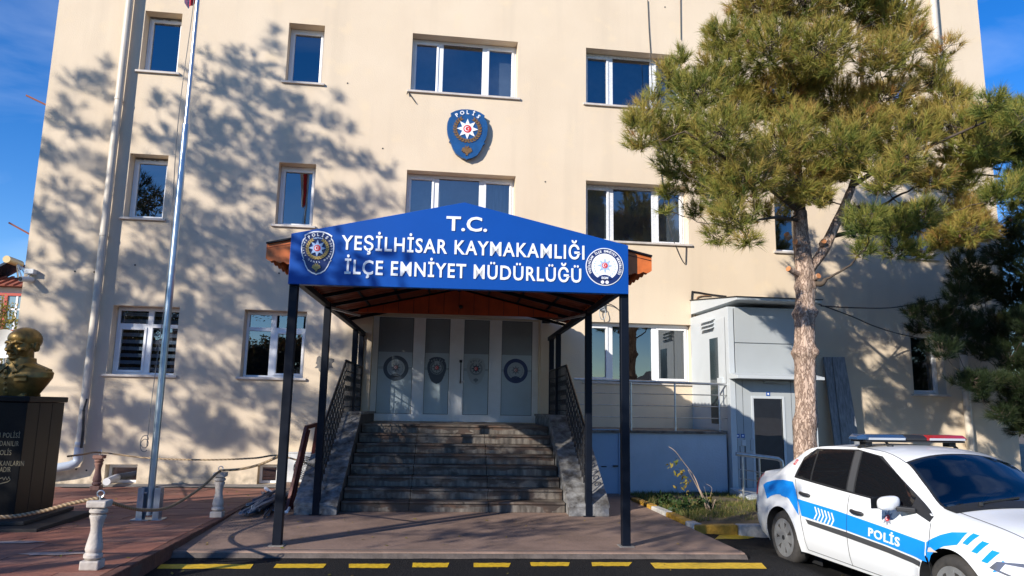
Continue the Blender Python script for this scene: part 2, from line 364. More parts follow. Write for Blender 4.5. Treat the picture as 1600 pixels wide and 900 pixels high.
# ------------------------------------------------------------------ ground
CT = R(-3.12); CO = Vector((.45, 0, 0)); CM = Matrix.Translation(CO) @ Matrix.Rotation(CT, 4, 'Z')   # frame of porch and stairs
def cw(x, y, z): return CM @ Vector((x, y, z))
def al(px, py, yl):      # photo pixel onto the porch plane y' = yl, in porch coordinates
    n = CM.to_3x3() @ Vector((0, 1, 0)); p0 = cw(0, yl, 0); d = ray(px, py); return CM.inverted() @ (CPOS+d*((p0-CPOS).dot(n)/d.dot(n)))
ZR = -.065
def asphalt():
    m = bpy.data.materials.new("asphalt"); m.use_nodes = True; t = m.node_tree; N = t.nodes; L = t.links; b = N["Principled BSDF"]
    g = N.new("ShaderNodeNewGeometry")
    v = N.new("ShaderNodeTexVoronoi"); v.inputs["Scale"].default_value = 75; L.new(g.outputs["Position"], v.inputs["Vector"])
    n = N.new("ShaderNodeTexNoise"); n.inputs["Scale"].default_value = 1.3; n.inputs["Detail"].default_value = 8; L.new(g.outputs["Position"], n.inputs["Vector"])
    rp = N.new("ShaderNodeValToRGB"); rp.color_ramp.elements[0].color = (.004, .004, .0045, 1); rp.color_ramp.elements[1].position = .6; rp.color_ramp.elements[1].color = (.020, .020, .021, 1)
    sp = N.new("ShaderNodeMath"); sp.operation = 'MULTIPLY'; L.new(v.outputs["Color"], sp.inputs[0]); L.new(n.outputs[0], sp.inputs[1])
    L.new(sp.outputs[0], rp.inputs[0]); L.new(rp.outputs[0], b.inputs["Base Color"]); b.inputs["Roughness"].default_value = .8; b.inputs["Specular IOR Level"].default_value = .25
    bp = N.new("ShaderNodeBump"); bp.inputs["Strength"].default_value = 1; bp.inputs["Distance"].default_value = .02; L.new(v.outputs["Distance"], bp.inputs["Height"]); L.new(bp.outputs[0], b.inputs["Normal"])
    return m
M_ASPH = asphalt()
M_EARTH = mat("dry_earth", (.16, .12, .08), .95, var=(.4, .4), bump=(4, .4))
struct('ground', MB().box(-900, 900, -900, 900, -1.2, -.38), M_EARTH)
def zroad(x, y=-9):      # the yard falls a little to the right of the platform
    t = min(1, max(0, (x-3.45)/1.1)); u = min(1, max(0, (-5.55-y)/.9)); return ZR-.135*t*t*(3-2*t)*u*u*(3-2*u)
rd = MB(); xs_ = [-40]+[3.45+1.1*i/12 for i in range(13)]+[45]
ys_ = [-42]+[-6.45+.9*i/10 for i in range(11)]+[.02]; ny_ = len(ys_)
rd.add([(x, y, zroad(x, y)) for x in xs_ for y in ys_], [(i*ny_+j, (i+1)*ny_+j, (i+1)*ny_+j+1, i*ny_+j+1) for i in range(len(xs_)-1) for j in range(ny_-1)])
rd.add([(-40, -42, -.35), (45, -42, -.35), (45, .02, -.35), (-40, .02, -.35)], [(0, 1, 2, 3)]); struct('road', rd, M_ASPH)
M_YEL = mat("yellow_road_paint", (.82, .52, .02), .6, var=(18, .35), bump=(40, .3))
road = bpy.data.objects['road']
def line_(x0, x1, xb0, xb1, y0, y1):
    pts = []
    for a_, b_ in ((x0, y1), (x1, y1), (xb1, y0), (xb0, y0)):
        z_ = ZR
        for _ in range(6): p = az(a_, b_, z_); z_ = zroad(p.x, p.y)
        pts.append(p)
    n = 14; mb = MB(); v = []
    for i in range(n+1):
        for a, b in ((0, 1), (3, 2)):
            p = pts[a].lerp(pts[b], i/n)+Vector((0, random.uniform(-.009, .009), 0)); v.append((p.x, p.y, zroad(p.x, p.y)+.004))
    mb.add(v, [(2*i, 2*i+2, 2*i+3, 2*i+1) for i in range(n)]); mb.build('road_marking', M_YEL, road)
for a in ((245, 391, 252, 396, 882, 889), (427, 505, 432, 510, 881.5, 888), (545, 605, 545, 610, 881.5, 888), (644, 699, 645, 702, 880, 887), (740, 795, 740, 798, 880, 886.5), (830, 888, 828, 890, 879, 885), (925, 982, 924, 988, 879, 885), (1024, 1198, 1016, 1190, 889, 880), (1116, 1205, 1124, 1208, 843, 836.5)):
    if a[4] > a[5]: a = a[:4]+(a[5], a[4])
    line_(*a)
# bare hills beyond the town behind the camera, mirrored low in the panes
hl_ = MB(); v = []; nh = 90
for i in range(nh+1):
    x = -520+1040*i/nh; y = -330+40*math.sin(i*.13); h = 22+9*math.sin(i*.21+1)+5*math.sin(i*.57)+2.5*math.sin(i*1.31)
    v += [(x, y+120, -1), (x, y+50, h*.55), (x, y, h), (x, y-120, -1)]
hl_.add(v, [(4*i+k, 4*i+4+k, 4*i+5+k, 4*i+1+k) for i in range(nh) for k in range(3)]); struct('hills', hl_, mat("bare_hill", (.10, .095, .085), .95, var=(.02, .4)), smooth=True)
# platform in front of the steps
M_PAVE = mat("brown_paving", (.29, .195, .15), .75, var=(1.6, .38), bump=(22, .35))
M_CONC = mat("grey_concrete", (.24, .225, .21), .85, var=(4, .35), bump=(16, .4))
pf = [az(268, 861, 0), az(1165, 864, 0), az(1060, 813, 0), az(990, 783, 0)]
poly = [(-3.02, pf[0].y), (pf[1].x, pf[1].y), (pf[3].x, pf[3].y), (3.6, -.0), (-3.02, 0)]
struct('platform', MB().prism(poly, lambda a, b, h: (a, b, ZR-.05+h), .05-ZR), M_PAVE, bevel=.012)
edge = MB(); a, b = Vector((poly[0][0], poly[0][1], 0)), Vector((poly[1][0], poly[1][1], 0)); n = 40; v = []
for i in range(n+1):
    p = a.lerp(b, i/n); j = random.uniform(-.012, .02); v += [(p.x, p.y-.045-j, ZR+.004), (p.x, p.y-.012-j*.5, -.02), (p.x, p.y+.10+j, .004)]
edge.add(v, [(3*i+k, 3*i+3+k, 3*i+4+k, 3*i+1+k) for i in range(n) for k in (0, 1)]); edge.build('concrete_edge', mat('worn_edge', (.135, .11, .095), .9, var=(5, .45), bump=(18, .6)), bpy.data.objects['platform'], smooth=True)
# terrace of red slabs, falling slightly to the wall
M_SLAB = mat("red_slab", (.31, .12, .078), .7, var=(2.2, .30), bump=(30, .3))
M_SLAB2 = mat("red_slab_worn", (.34, .155, .105), .72, var=(2.6, .34), bump=(30, .3))
M_SLAB3 = mat("red_slab_dark", (.25, .098, .066), .68, var=(2.2, .28), bump=(30, .3))
def zt(y): return -.075-.0205*y
X0, X1, Y0, Y1 = -12.0, -3.0, -10.2, -.34
M_JOINT = mat("joint_sand", (.12, .075, .055), .95)
ter = struct('terrace', MB().hexa([(X0, Y0, -.3), (X1, Y0, -.3), (X1, 0, -.3), (X0, 0, -.3)], [(X0, Y0, zt(Y0)-.03), (X1, Y0, zt(Y0)-.03), (X1, 0, zt(0)-.03), (X0, 0, zt(0)-.03)]), M_JOINT)
SL, SW = .80, .40; protos = []
for m in (M_SLAB, M_SLAB2, M_SLAB3):
    o = MB().box(-SL/2+.004, SL/2-.004, -SW/2+.004, SW/2-.004, -.06, 0).build('slab', m); protos.append(o.data); bpy.data.objects.remove(o)
row = 0; y = Y1-SW/2; slabs = 0
while y > Y0:
    x = X1-.10-SL/2-(row % 2)*SL*.5
    if row % 2: xs = [x+SL*.5]  # placeholder for the cut slab handled below
    while x > X0:
        px = proj_px = None
        if x > -9.2 and not (y > -2.0 and x < -8.3):
            o = bpy.data.objects.new('slab', random.choice(protos)); COL.objects.link(o); o.parent = ter; slabs += 1
            o.location = (x, y, zt(y)+random.uniform(-.003, .003)); o.rotation_euler = (math.atan(-.0205)+random.uniform(-.004, .004), random.uniform(-.003, .003), random.uniform(-.003, .003))
        x -= SL
    if row % 2:
        o = MB().box(-SL/4+.004, SL/4-.004, -SW/2+.004, SW/2-.004, -.06, 0).build('slab', random.choice((M_SLAB, M_SLAB2))); o.parent = ter; slabs += 1
        o.location = (X1-.10-SL/4, y, zt(y)); o.rotation_euler = (math.atan(-.0205), 0, 0)
    row += 1; y -= SW
M_KERBR = mat("brown_kerb", (.15, .06, .042), .8, var=(6, .4), bump=(20, .6))
y = -.4
while y > Y0:
    l = .62; o = MB().hexa([(X1-.095, y-l+.006, -.2), (X1, y-l+.006, -.2), (X1, y, -.2), (X1-.095, y, -.2)], [(X1-.095, y-l+.006, zt(y-l)+.004), (X1+random.uniform(-.006, .006), y-l+.006, zt(y-l)+.004), (X1+random.uniform(-.006, .006), y, zt(y)+.004), (X1-.095, y, zt(y)+.004)]).build('edge_stone', M_KERBR, ter, bevel=.01); y -= l
struct('concrete_strip', MB().hexa([(X0, -.36, -.25), (X1+.3, -.36, -.25), (X1+.3, .0, -.25), (X0, .0, -.25)], [(X0, -.36, zt(-.36)+.012), (X1+.3, -.36, zt(-.36)+.012), (X1+.3, 0, zt(0)+.03), (X0, 0, zt(0)+.03)]), M_CONC)
for k, (px, py) in enumerate(((15, 845), (85, 865))):    # cement smears on the slabs
    c = az(px, py, .09); pts = []
    for i in range(18):
        t = 2*math.pi*i/18; r = random.uniform(.75, 1.15); pts.append((c.x+math.cos(t)*.33*r, c.y+math.sin(t)*.10*r))
    MB().quad(*[(a, b, zt(b)+.0065) for a, b in pts]).build('cement_smear', mat("cement_smear", (.42, .33, .29), .85, var=(9, .35)), ter)
# ------------------------------------------------------------------ building
BL, BR, BT = -8.489, 13.918, 15.6
bld = thing('building', (2.7, 0, 0), "beige plastered four-storey building with white framed windows behind the blue porch", "building")
RV = .28
OPEN = []
def opening(x0, x1, z0, z1): OPEN.append((x0, x1, z0, z1))
FL = {2: (8.742, 10.162), 1: (5.43, 6.847), 0: (2.13, 3.555), 3: (12.06, 13.5)}
CA, CC, CE, CG, CNN, CMM = (-6.69, -5.907), (-3.592, -2.797), (-.801, 1.674), (3.326, 5.797), (7.96, 8.74), (11.28, 12.13)
wins = []
for f in (1, 2, 3):
    for c, ml in ((CA, []), (CC, []), (CE, [.275, .695]), (CG, [.275, .70]), (CNN, []), (CMM, [])):
        wins.append((c[0], c[1], FL[f][0]-(.06 if c in (CNN, CMM) else 0), FL[f][1]-(.06 if c in (CNN, CMM) else 0), ml, None, f))
wins += [(-6.702, -5.392, 2.13, 3.555, [.51], .73, 0), (-4.079, -2.794, 2.13, 3.555, [.44], .73, 0), (3.31, 5.797, 2.2, 3.54, [.25, .665], None, 0), (11.28, 12.13, 2.07, 3.575, [], None, 0)]
vents = [(-6.53, -5.92, -.045, .335), (-3.58, -3.185, -.045, .355)]
DOOR = (-1.40, 2.31, 1.26, 3.545)
for w in wins: opening(*w[:4])
for w in vents: opening(*w)
opening(*DOOR)
def facade():
    mb = MB(); xs = sorted({BL, BR}|{v for o in OPEN for v in o[:2]}); zs = sorted({-.5, BT}|{v for o in OPEN for v in o[2:]})
    idx = {}
    for j, z in enumerate(zs):
        for i, x in enumerate(xs): idx[i, j] = len(mb.v); mb.v.append((x, 0, z))
    for j in range(len(zs)-1):
        for i in range(len(xs)-1):
            cx, cz = (xs[i]+xs[i+1])/2, (zs[j]+zs[j+1])/2
            if any(o[0] < cx < o[1] and o[2] < cz < o[3] for o in OPEN): continue
            mb.f.append((idx[i, j], idx[i+1, j], idx[i+1, j+1], idx[i, j+1])); mb.mi.append(0)
    for x0, x1, z0, z1 in OPEN:
        d = .42
        for a, b, c, e in (((x0, z0), (x0, z1), 0, 0), ((x1, z1), (x1, z0), 0, 0), ((x0, z1), (x1, z1), 0, 0), ((x1, z0), (x0, z0), 0, 0)):
            mb.quad((a[0], 0, a[1]), (b[0], 0, b[1]), (b[0], d, b[1]), (a[0], d, a[1]))
    return mb
facade().build('wall', M_WALL, bld, normals=False)
MB().box(BL, BL+.3, .0015, 13, -.5, BT-.002).build('wall', M_SIDE, bld); MB().box(BR-.3, BR, .0015, 13, -.5, BT-.002).build('wall', M_SIDE, bld)
MB().box(BL+.3, BR-.3, 12.7, 13, -.5, BT-.002).build('wall', M_SIDE, bld)
MB().box(BL-.35, BR+.35, -.35, 13.35, BT, BT+.25).build('roof', M_CONC, bld)
def window(x0, x1, z0, z1, mull, trans, f, back=None, frame=None, sill=True, ry=RV, glass=None):
    frame = frame or M_PVC; fw = .055; yf, yb = ry, ry+.07; mb = MB(); e = .003
    mb.box(x0+e, x0+fw, yf, yb, z0+e, z1-e).box(x1-fw, x1-e, yf, yb, z0+e, z1-e).box(x0+fw, x1-fw, yf, yb, z1-fw-.02, z1-e).box(x0+fw, x1-fw, yf, yb, z0+e, z0+fw)
    xs = [x0+fw]+[x0+(x1-x0)*m for m in mull]+[x1-fw]; W = x1-x0
    for m in xs[1:-1]: mb.box(m-.055, m+.055, yf, yb, z0+fw, z1-fw-.02)
    zs = [z0+fw, z1-fw-.02]
    if trans: zt_ = z0+(z1-z0)*trans; zs = [z0+fw, zt_, z1-fw-.02]
    panes = []
    for i in range(len(xs)-1):
        a = xs[i]+(.055 if i else 0); b = xs[i+1]-(.055 if i < len(xs)-2 else 0)
        if trans: mb.box(a, b, yf+.002, yb-.002, zs[1]-.04, zs[1]+.04)
        for j in range(len(zs)-1):
            c = zs[j]+(.04 if j else 0); d = zs[j+1]-(.04 if j < len(zs)-2 else 0)
            sash = z1-z0 > .6 and (not trans and (i != 1 or len(mull) != 2)) or (trans and j == 0 and i == f_sash(x0))
            if sash:   # an opening leaf standing a little proud
                s = .05; y = yf-.02
                mb.box(a, a+s, y, yf+.05, c, d).box(b-s, b, y, yf+.05, c, d).box(a+s, b-s, y, yf+.05, c, c+s).box(a+s, b-s, y, yf+.05, d-s, d); a += s; b -= s; c += s; d -= s
            panes.append((a, b, c, d))
    win = mb.build('window', frame, bld, bevel=.006)
    for k, (a, b, c, d) in enumerate(panes):
        tl = [random.uniform(-.004, .004) for _ in range(3)]
        MB().quad((a-.004, yf+.035+tl[0], c-.004), (b+.004, yf+.035+tl[1], c-.004), (b+.004, yf+.035+tl[1]+tl[2], d+.004), (a-.004, yf+.035+tl[0]+tl[2], d+.004)).build('pane', glass or M_GLASS, win)
        MB().box(a-.006, b+.006, yf+.028, yf+.042, d-.0, d+.008).box(a-.006, a, yf+.026, yf+.03, c, d).build('gasket', M_BLACK, win)
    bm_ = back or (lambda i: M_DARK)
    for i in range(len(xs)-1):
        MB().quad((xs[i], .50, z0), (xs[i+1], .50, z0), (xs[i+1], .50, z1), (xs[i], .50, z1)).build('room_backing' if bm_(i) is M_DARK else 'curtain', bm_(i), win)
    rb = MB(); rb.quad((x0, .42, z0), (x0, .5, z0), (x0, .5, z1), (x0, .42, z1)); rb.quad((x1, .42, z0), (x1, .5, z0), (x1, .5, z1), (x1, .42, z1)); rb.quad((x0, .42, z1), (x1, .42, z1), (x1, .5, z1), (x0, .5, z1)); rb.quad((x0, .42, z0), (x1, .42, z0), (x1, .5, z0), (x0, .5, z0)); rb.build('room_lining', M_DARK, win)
    if sill: MB().box(x0-.07, x1+.07, -.055, ry+.02, z0-.045, z0+.004).build('sill', M_SILL, win, bevel=.006)
    return win
def f_sash(x0): return 0 if x0 < -5 else 1
M_ZD = mat("blind_band_dark", (.035, .05, .09), .8); M_ZL = mat("blind_band_pale", (.30, .36, .42), .8)
for w in wins:
    x0, x1, z0, z1, ml, tr, f = w; back = None; fr = None; gl = None
    if x0 in (CE[0], CNN[0], CMM[0]) and f == 2: back = lambda i: M_CURT
    if x0 == CE[0] and f == 1: back = lambda i: M_LCURT if i == 2 else M_CURT
    if x0 == CG[0] and f in (1, 2): fr = M_FILM; back = lambda i: M_CURT
    if x0 == -6.702: back = lambda i: M_DARK
    if x0 == 3.31: back = lambda i: M_LCURT if i == 2 else M_DARK
    o = window(x0, x1, z0, z1, ml, tr, f, back, fr, True, RV if x0 != 3.31 else .16)
    if x0 == -6.702:
        k = 0; z = z0+.09
        while z < z1-.12:
            MB().box(x0+.06, x1-.06, RV+.11, RV+.115, z, min(z+.075, z1-.07)).build('blind_band', M_ZL, o); z += .145
    if x0 == CA[0] and f in (1, 2):   # old mortar above the frame
        mb = MB()
        for i in range(14): a = x0+.03+i*(x1-x0-.06)/14; mb.box(a, a+.05, RV-.02, RV+.02, z1-.03-random.uniform(0, .02), z1-.004)
        mb.build('mortar_crumbs', M_CONC, o)
for (x0, x1, z0, z1) in vents: window(x0, x1, z0, z1, [], None, 0, None, None, False, .2)
# dark plaster repair beside the porch posts
c = ay(507, 568, 0); pts = []
for i in range(26):
    t = 2*math.pi*i/26; r = random.uniform(.62, 1.15); pts.append((c.x+math.cos(t)*.20*r, c.z+math.sin(t)*.19*r))
fanm = MB(); fan(fanm, pts, (c.x, c.z), lambda a, b, h: (a, -h, b), -.002, .004); fanm.build('plaster_patch', mat("grey_repair", (.22, .21, .195), .9, var=(12, .4)), bld)
# entrance with four glazed leaves
DY = .35
ex = lambda px: ay(px, 575, DY).x
def ez(py): return ay(700, py, DY).z
M_DOORG = mat("dim_hall", (.055, .062, .07), .9, var=(1.5, .5), stretch=(5, 1, .4)); M_FROST = mat("frosted_film", (.47, .57, .63), .35, var=(.9, .18), spec=.6)
M_GREY = mat("seal_grey", (.075, .10, .135), .5); M_GREY2 = mat("seal_pale", (.36, .42, .46), .5); M_GREYL = mat("seal_line", (.16, .19, .22), .5); M_DRED = mat("faded_red", (.33, .10, .10), .5)
M_FROST2 = mat('tinted_film', (.24, .28, .31), .3, var=(.9, .2), spec=.6)
ed = MB(); zb, ztp = 1.262, ez(487.5)
posts = [(577, 589), (645, 661), (704, 722), (766, 783), (832, 840)]
for a, b in posts: ed.box(ex(a) if a != 577 else DOOR[0]+.003, ex(b) if b != 840 else DOOR[1]-.003, DY, DY+.07, zb+.003, ztp-.14)
ed.box(DOOR[0]+.003, DOOR[1]-.003, DY+.002, DY+.07, ztp-.139, DOOR[3]-.003)
ent = ed.build('entrance', M_PVC, bld, bevel=.006)
lv = [(589, 645), (661, 704), (722, 766), (783, 832)]
for i, (a, b) in enumerate(lv):
    x0, x1 = ex(a)-.004, ex(b)+.004; zl = zb+.16
    d = MB().box(x0, x1, DY+.004, DY+.066, zb+.004, zl)
    d.box(x0, x1, DY+.004, DY+.066, ztp-.16, ztp-.138).box(x0, x0+.012, DY+.004, DY+.066, zl, ztp-.16).box(x1-.012, x1, DY+.004, DY+.066, zl, ztp-.16)
    if i in (1, 2): d.box(x0, x0+.035, DY-.02, DY+.06, zl, ztp-.16).box(x1-.035, x1, DY-.02, DY+.06, zl, ztp-.16)
    leaf = d.build('door_leaf' if i in (1, 2) else 'side_light', M_PVC, bld, bevel=.005)
    zs = ez(552); M_DG = MC.get('door_glass') or glass_mat("door_glass", (.5, .54, .58), .06); MC['door_glass'] = M_DG
    MB().quad((x0, DY+.035, zs), (x1, DY+.035, zs), (x1, DY+.035, ztp-.15), (x0, DY+.035, ztp-.15)).build('upper_pane', M_FROST2, leaf)
    MB().box(x0, x1, DY+.034, DY+.04, zl-.01, zs).build('frosted_pane', M_FROST, leaf)
    gk = MB(); sx_ = .035 if i in (1, 2) else .012
    for a_, b_ in ((x0+sx_, x0+sx_+.009), (x1-sx_-.009, x1-sx_)): gk.box(a_, b_, DY+.026, DY+.0335, zl, ztp-.16)
    gk.box(x0+sx_+.009, x1-sx_-.009, DY+.026, DY+.0335, zl, zl+.009).box(x0+sx_+.009, x1-sx_-.009, DY+.026, DY+.0335, ztp-.169, ztp-.16); gk.build('gasket', M_BLACK, leaf)
    if i in (1, 2):
        hg = MB(); hx_ = x0-.012 if i == 1 else x1+.012
        for z_ in (zl+.1, (zl+ztp)/2, ztp-.3): hg.tube([(hx_, DY-.012, z_-.05), (hx_, DY-.012, z_+.05)], .012, 8)
        hg.build('hinge', M_PVC, leaf)['kind'] = 'stuff'
    MB().box(x0, x1, .55, .56, zl-.01, ztp-.1).build('hall_backing', M_DOORG, leaf)
    fr = lambda p, q, h: (p, DY+.031-h, q)
    cx, cz = (x0+x1)/2+(.02 if i == 0 else -.02 if i == 3 else 0), ez(577)
    ln = MB()
    for dz in (-.012, .014): ln.box(x0, x1, DY+.030, DY+.0335, cz+dz, cz+dz+.008)
    ln.build('film_stripe', M_GREY, leaf)
    fr2 = lambda p, q, h: (p, DY+.029-h*.25, q)
    if i in (0, 3): seal(leaf, fr2, cx, cz, .275, (M_GREY if i == 0 else M_DBLUE, M_GREY2, M_GREY if i == 0 else M_DBLUE, M_GREYL, M_DRED), None, local=False)
    else: shield(leaf, fr2, cx, cz-.03, .42, .60, .006, (M_GREY2 if i == 2 else M_GREY, M_GREY2, M_GREY if i == 2 else M_GREYL, M_GREYL if i == 2 else M_GREY, M_GREY2 if i == 1 else M_GREY), False, local=False)
    if i == 2:
        hb = MB(); hx = x0-.03
        hb.tube([(hx, DY-.02, ez(563)), (hx, DY-.08, ez(564)), (hx, DY-.08, ez(597)), (hx, DY-.02, ez(598))], .012); hb.box(hx-.03, hx+.03, DY-.03, DY-.015, ez(566), ez(562)); hb.build('handle', M_BLACK, leaf, smooth=40)
        MB().box(hx-.05, hx+.02, DY-.035, DY-.004, ez(599), ez(591)).tube([(hx-.03, DY-.05, ez(595)), (hx+.09, DY-.06, ez(596))], .018).build('lever', M_WHITE, leaf, smooth=40)
# door lock cylinder, downpipes, sills on the flank wall
def downpipe(pts, r, mt, cl):
    d = MB().tube(pts, r, 12); o = d.build('downpipe', mt, bld, smooth=50)
    for z in cl:
        x, y = pts[0][0], pts[0][1]
        for (p, q) in zip(pts, pts[1:]):
            if min(p[2], q[2]) <= z <= max(p[2], q[2]): t = (z-p[2])/(q[2]-p[2]+1e-9); x = p[0]+(q[0]-p[0])*t; y = p[1]+(q[1]-p[1])*t
        MB().tube([(x, y, z-.025), (x, y, z+.025)], r+.008, 12).box(x-.015, x+.015, y, .01, z-.015, z+.015).build('pipe_collar', mt, o, smooth=50)
    return o
dp = downpipe([(-6.985, -.14, 15.55), (-6.985, -.14, 3.2), (-7.0, -.14, .62)], .078, M_PIPE, (.70, 2.62, 5.0, 8.0, 11, 14))
crk = MB()
p0 = ay(136, 623, -.22); p1 = ay(131, 640, -.222); p2 = ay(130, 672, -.222); p3 = ay(127, 700, -.222)
for a, b, w in ((p0, p1, .03), (p1, p2, .045), (p2, p3, .05)): crk.bar(a, b, w, .012)
crk.build('broken_gap', M_BLACK, dp)
M_PPVC = mat("blue_grey_pvc", (.42, .48, .56), .4)
MB().tube([(-7.0, -.14, .78), (-7.0, -.14, .42), (-7.04, -.15, .36), (-7.12, -.2, .32), (-7.4, -.22, .27), (-8.1, -.22, .18)], .085, 12).build('drain_elbow', M_PPVC, dp, smooth=50)
downpipe([(12.52, -.14, 15.55), (12.52, -.14, .1)], .085, M_PIPE, (.9, 4.0, 7.2, 10.4, 13.4))
for z in (3.2, 6.55, 9.85): MB().box(BL-.14, BL, .5, 1.6, z+.10, z+.16).box(BL-.10, BL, .56, 1.54, z-.02, z+.10).build('flank_sill', M_WALL, bld, bevel=.01)
M_ROD = mat("rusty_rod", (.20, .05, .03), .7)
for (px, py, qx, qy) in ((41, 149, 73, 169), (14, 348, 46, 372)):
    a, b = ay(px, py, .3), ay(qx, qy, .3); MB().bar(a, (BL+.02, .3, b.z), .035).build('iron_bracket', M_ROD, bld)
# loose hook iron under the centre window of the top row, fixings and drilled holes
MB().tube([ay(637, 143, -.03), ay(636, 147, -.06)], .012, 5).tube([ay(637, 143, -.05), ay(650, 161, -.03)], .010, 5).build('bent_wire', M_CABLE, bld)
hl = MB()
for px, py in ((1039, 11), (211, 414), (852, 284), (598, 232), (119, 733), (135, 735), (436, 427), (147, 425), (117, 424), (1465, 474), (1226, 476), (543, 130)):
    c = ay(px, py, -.003); hl.lathe([(.018, -.004), (.018, .006)], c, 8, 'y')
hl.build('drill_holes', M_BLACK, bld, kind='stuff')
# ------------------------------------------------------------------ porch
por = thing('entrance_porch', CO, "blue gabled porch on dark posts with white lettering over the entrance steps", "porch", rot=CT)
FY = -7.16
def sg(px, py): p = al(px, py, FY-.05); return (p.x, p.z)
for i, (yl, zb_) in enumerate(((-7.09, 0), (-4.70, .0), (-1.35, 1.46), (-.12, 1.46))):
    for s in (-1, 1):
        ztop = 3.06 if i == 0 else 3.12
        x = {0: 2.02, 1: 2.02, 2: 2.03, 3: 2.06}[i]*s
        m = MB().box(x-.05, x+.05, yl-.05, yl+.05, zb_, ztop); o = m.build('post', M_NAVY, por, local=True, bevel=.006)
        if i < 2: MB().box(x-.085, x+.085, yl-.085, yl+.085, zb_+.001, zb_+.012).build('foot_plate', M_CONC if i == 0 else M_NAVY, o, local=True)
bl, tl, ap_, tr_, br = sg(450, 443), sg(455, 362), sg(726, 316), sg(983, 386), sg(981, 460)
zB = (bl[1]+br[1])/2; zT = (tl[1]+tr_[1])/2; xl = (bl[0]+tl[0])/2; xr = (tr_[0]+br[0])/2
SPOLY = [(xl, zB), (xr, zB), (xr, zT), (ap_[0], ap_[1]), (xl, zT)]
sgn = MB().prism(SPOLY, lambda a, b, h: (a, FY+.05-h, b), .10).build('sign_board', M_BLUE, por, local=True, bevel=.006)
fr = lambda a, b, h: (a, FY-.052-h, b)
def line3(name, txt, pl, pr, cap, bold):
    a, b = sg(*pl), sg(*pr); k = (b[1]-a[1])/(b[0]-a[0])
    text_letters('raised_letter', M_WHITE, sgn, txt, lambda x, z, h: fr(x, z+k*(x-a[0]), h), a[0], b[0], a[1], cap, bold, .009)
cap = abs(sg(541, 367)[1]-sg(541, 390)[1])
line3('t', 'T.C.', (697, 360.5), (761, 362.5), cap*1.0, .02)
line3('t', 'YEŞİLHİSAR KAYMAKAMLIĞI', (533, 390), (913, 406), cap*.97, .017)
line3('t', 'İLÇE EMNİYET MÜDÜRLÜĞÜ', (538, 428), (908, 442), cap*.97, .017)
a, b = sg(470, 395), sg(522, 395); t_, u_ = sg(496, 361), sg(496, 430)
shield(sgn, fr, (a[0]+b[0])/2, (t_[1]+u_[1])/2, b[0]-a[0], t_[1]-u_[1], .006, (M_DBLUE, M_DBLUE, M_PALE, M_GOLD, M_WHITE), True, outline=M_WHITE)
a, b = sg(915, 417), sg(974, 417)
seal(sgn, fr, (a[0]+b[0])/2, sg(944, 417)[1], (b[0]-a[0])/2, (M_DBLUE, M_WHITE, M_WHITE, M_PALE, M_RED), 'YEŞİLHİSAR İLÇE EMNİYET MÜDÜRLÜĞÜ')
# roof: two slopes of tile-profile sheet
RX, RZ = ap_[0], ap_[1]-.06; SLP = (ap_[1]-zT)/((xr-xl)/2); EX = 2.39
zr = lambda x: RZ-abs(x-RX)*SLP
for s in (-1, 1):
    mb = MB(); nx, ny = 10, 150; v = []
    for j in range(ny+1):
        y = -7.06+7.0*j/ny
        for i in range(nx+1):
            x = RX+s*(EX)*i/nx; v.append((x, y, zr(x)+.022*math.cos(2*math.pi*y/.21)-.014*((i*1.7) % 1)))
    f = [(j*(nx+1)+i, j*(nx+1)+i+1, (j+1)*(nx+1)+i+1, (j+1)*(nx+1)+i) for j in range(ny) for i in range(nx)]
    mb.add(v, f); o = mb.build('roof_sheet', mat('shade_tinted_tile_sheet', (.30, .06, .016), .6, var=(5, .4)), por, local=True, smooth=True); md = o.modifiers.new('thickness', 'SOLIDIFY'); md.thickness = .012  # orange of the tile sheet darkened in colour to stand for the shaded underside
    # scalloped eave strip
    mb = MB(); v = []; n = 210
    for j in range(n+1):
        y = -7.05+6.95*j/n; x = RX+s*(EX-.008); zt_ = zr(x); v += [(x, y, zt_-.01), (x, y, zt_-.13-.028*abs(math.sin(math.pi*y/.21)))]
    mb.add(v, [(2*j, 2*j+1, 2*j+3, 2*j+2) for j in range(n)]); o = mb.build('eave_strip', M_ORANGE, por, local=True, smooth=True); md = o.modifiers.new('thickness', 'SOLIDIFY'); md.thickness = .008
    # orange verge sheet beside the sign
    mb = MB(); xa, xb = (xl+.004 if s < 0 else xr-.004), RX+s*EX; v = []; n = 16
    for j in range(n+1):
        x = xa+(xb-xa)*j/n; v += [(x, -7.06, zr(x)+.03), (x, -7.06, zr(x)-.15-.12*(1-j/n)-.025*abs(math.sin(j*math.pi*3/n)))]
    mb.add(v, [(2*j, 2*j+1, 2*j+3, 2*j+2) for j in range(n)]); o = mb.build('verge_sheet', M_ORANGE, por, local=True); md = o.modifiers.new('thickness', 'SOLIDIFY'); md.thickness = .015
    x = RX+s*EX; MB().bar((x, -7.08, zr(x)+.035), (xa, -7.08, zr(xa)+.035), .03, .02).build('verge_trim', M_NAVY, por, local=True)
    MB().box(s*2.02-.04, s*2.02+.04, -7.0, -.05, 3.06, 3.14).build('eave_beam', M_NAVY, por, local=True)
    for y in (-6.0, -4.7, -3.5, -2.4, -1.3, -.2): MB().bar((s*2.35+RX*.5, y, zr(s*2.35)-.09), (RX, y, RZ-.09), .05, .06).build('rafter', M_NAVY, por, local=True)
    for f_ in (.25, .5, .75): x = RX+s*EX*f_; MB().box(x-.02, x+.02, -7.0, -.06, zr(x)-.055, zr(x)-.028).build('purlin', M_NAVY, por, local=True)
    MB().bar((s*1.98, -4.72, 3.06), (s*1.72, -3.3, 3.12), .035).build('brace', M_STEEL, por, local=True)
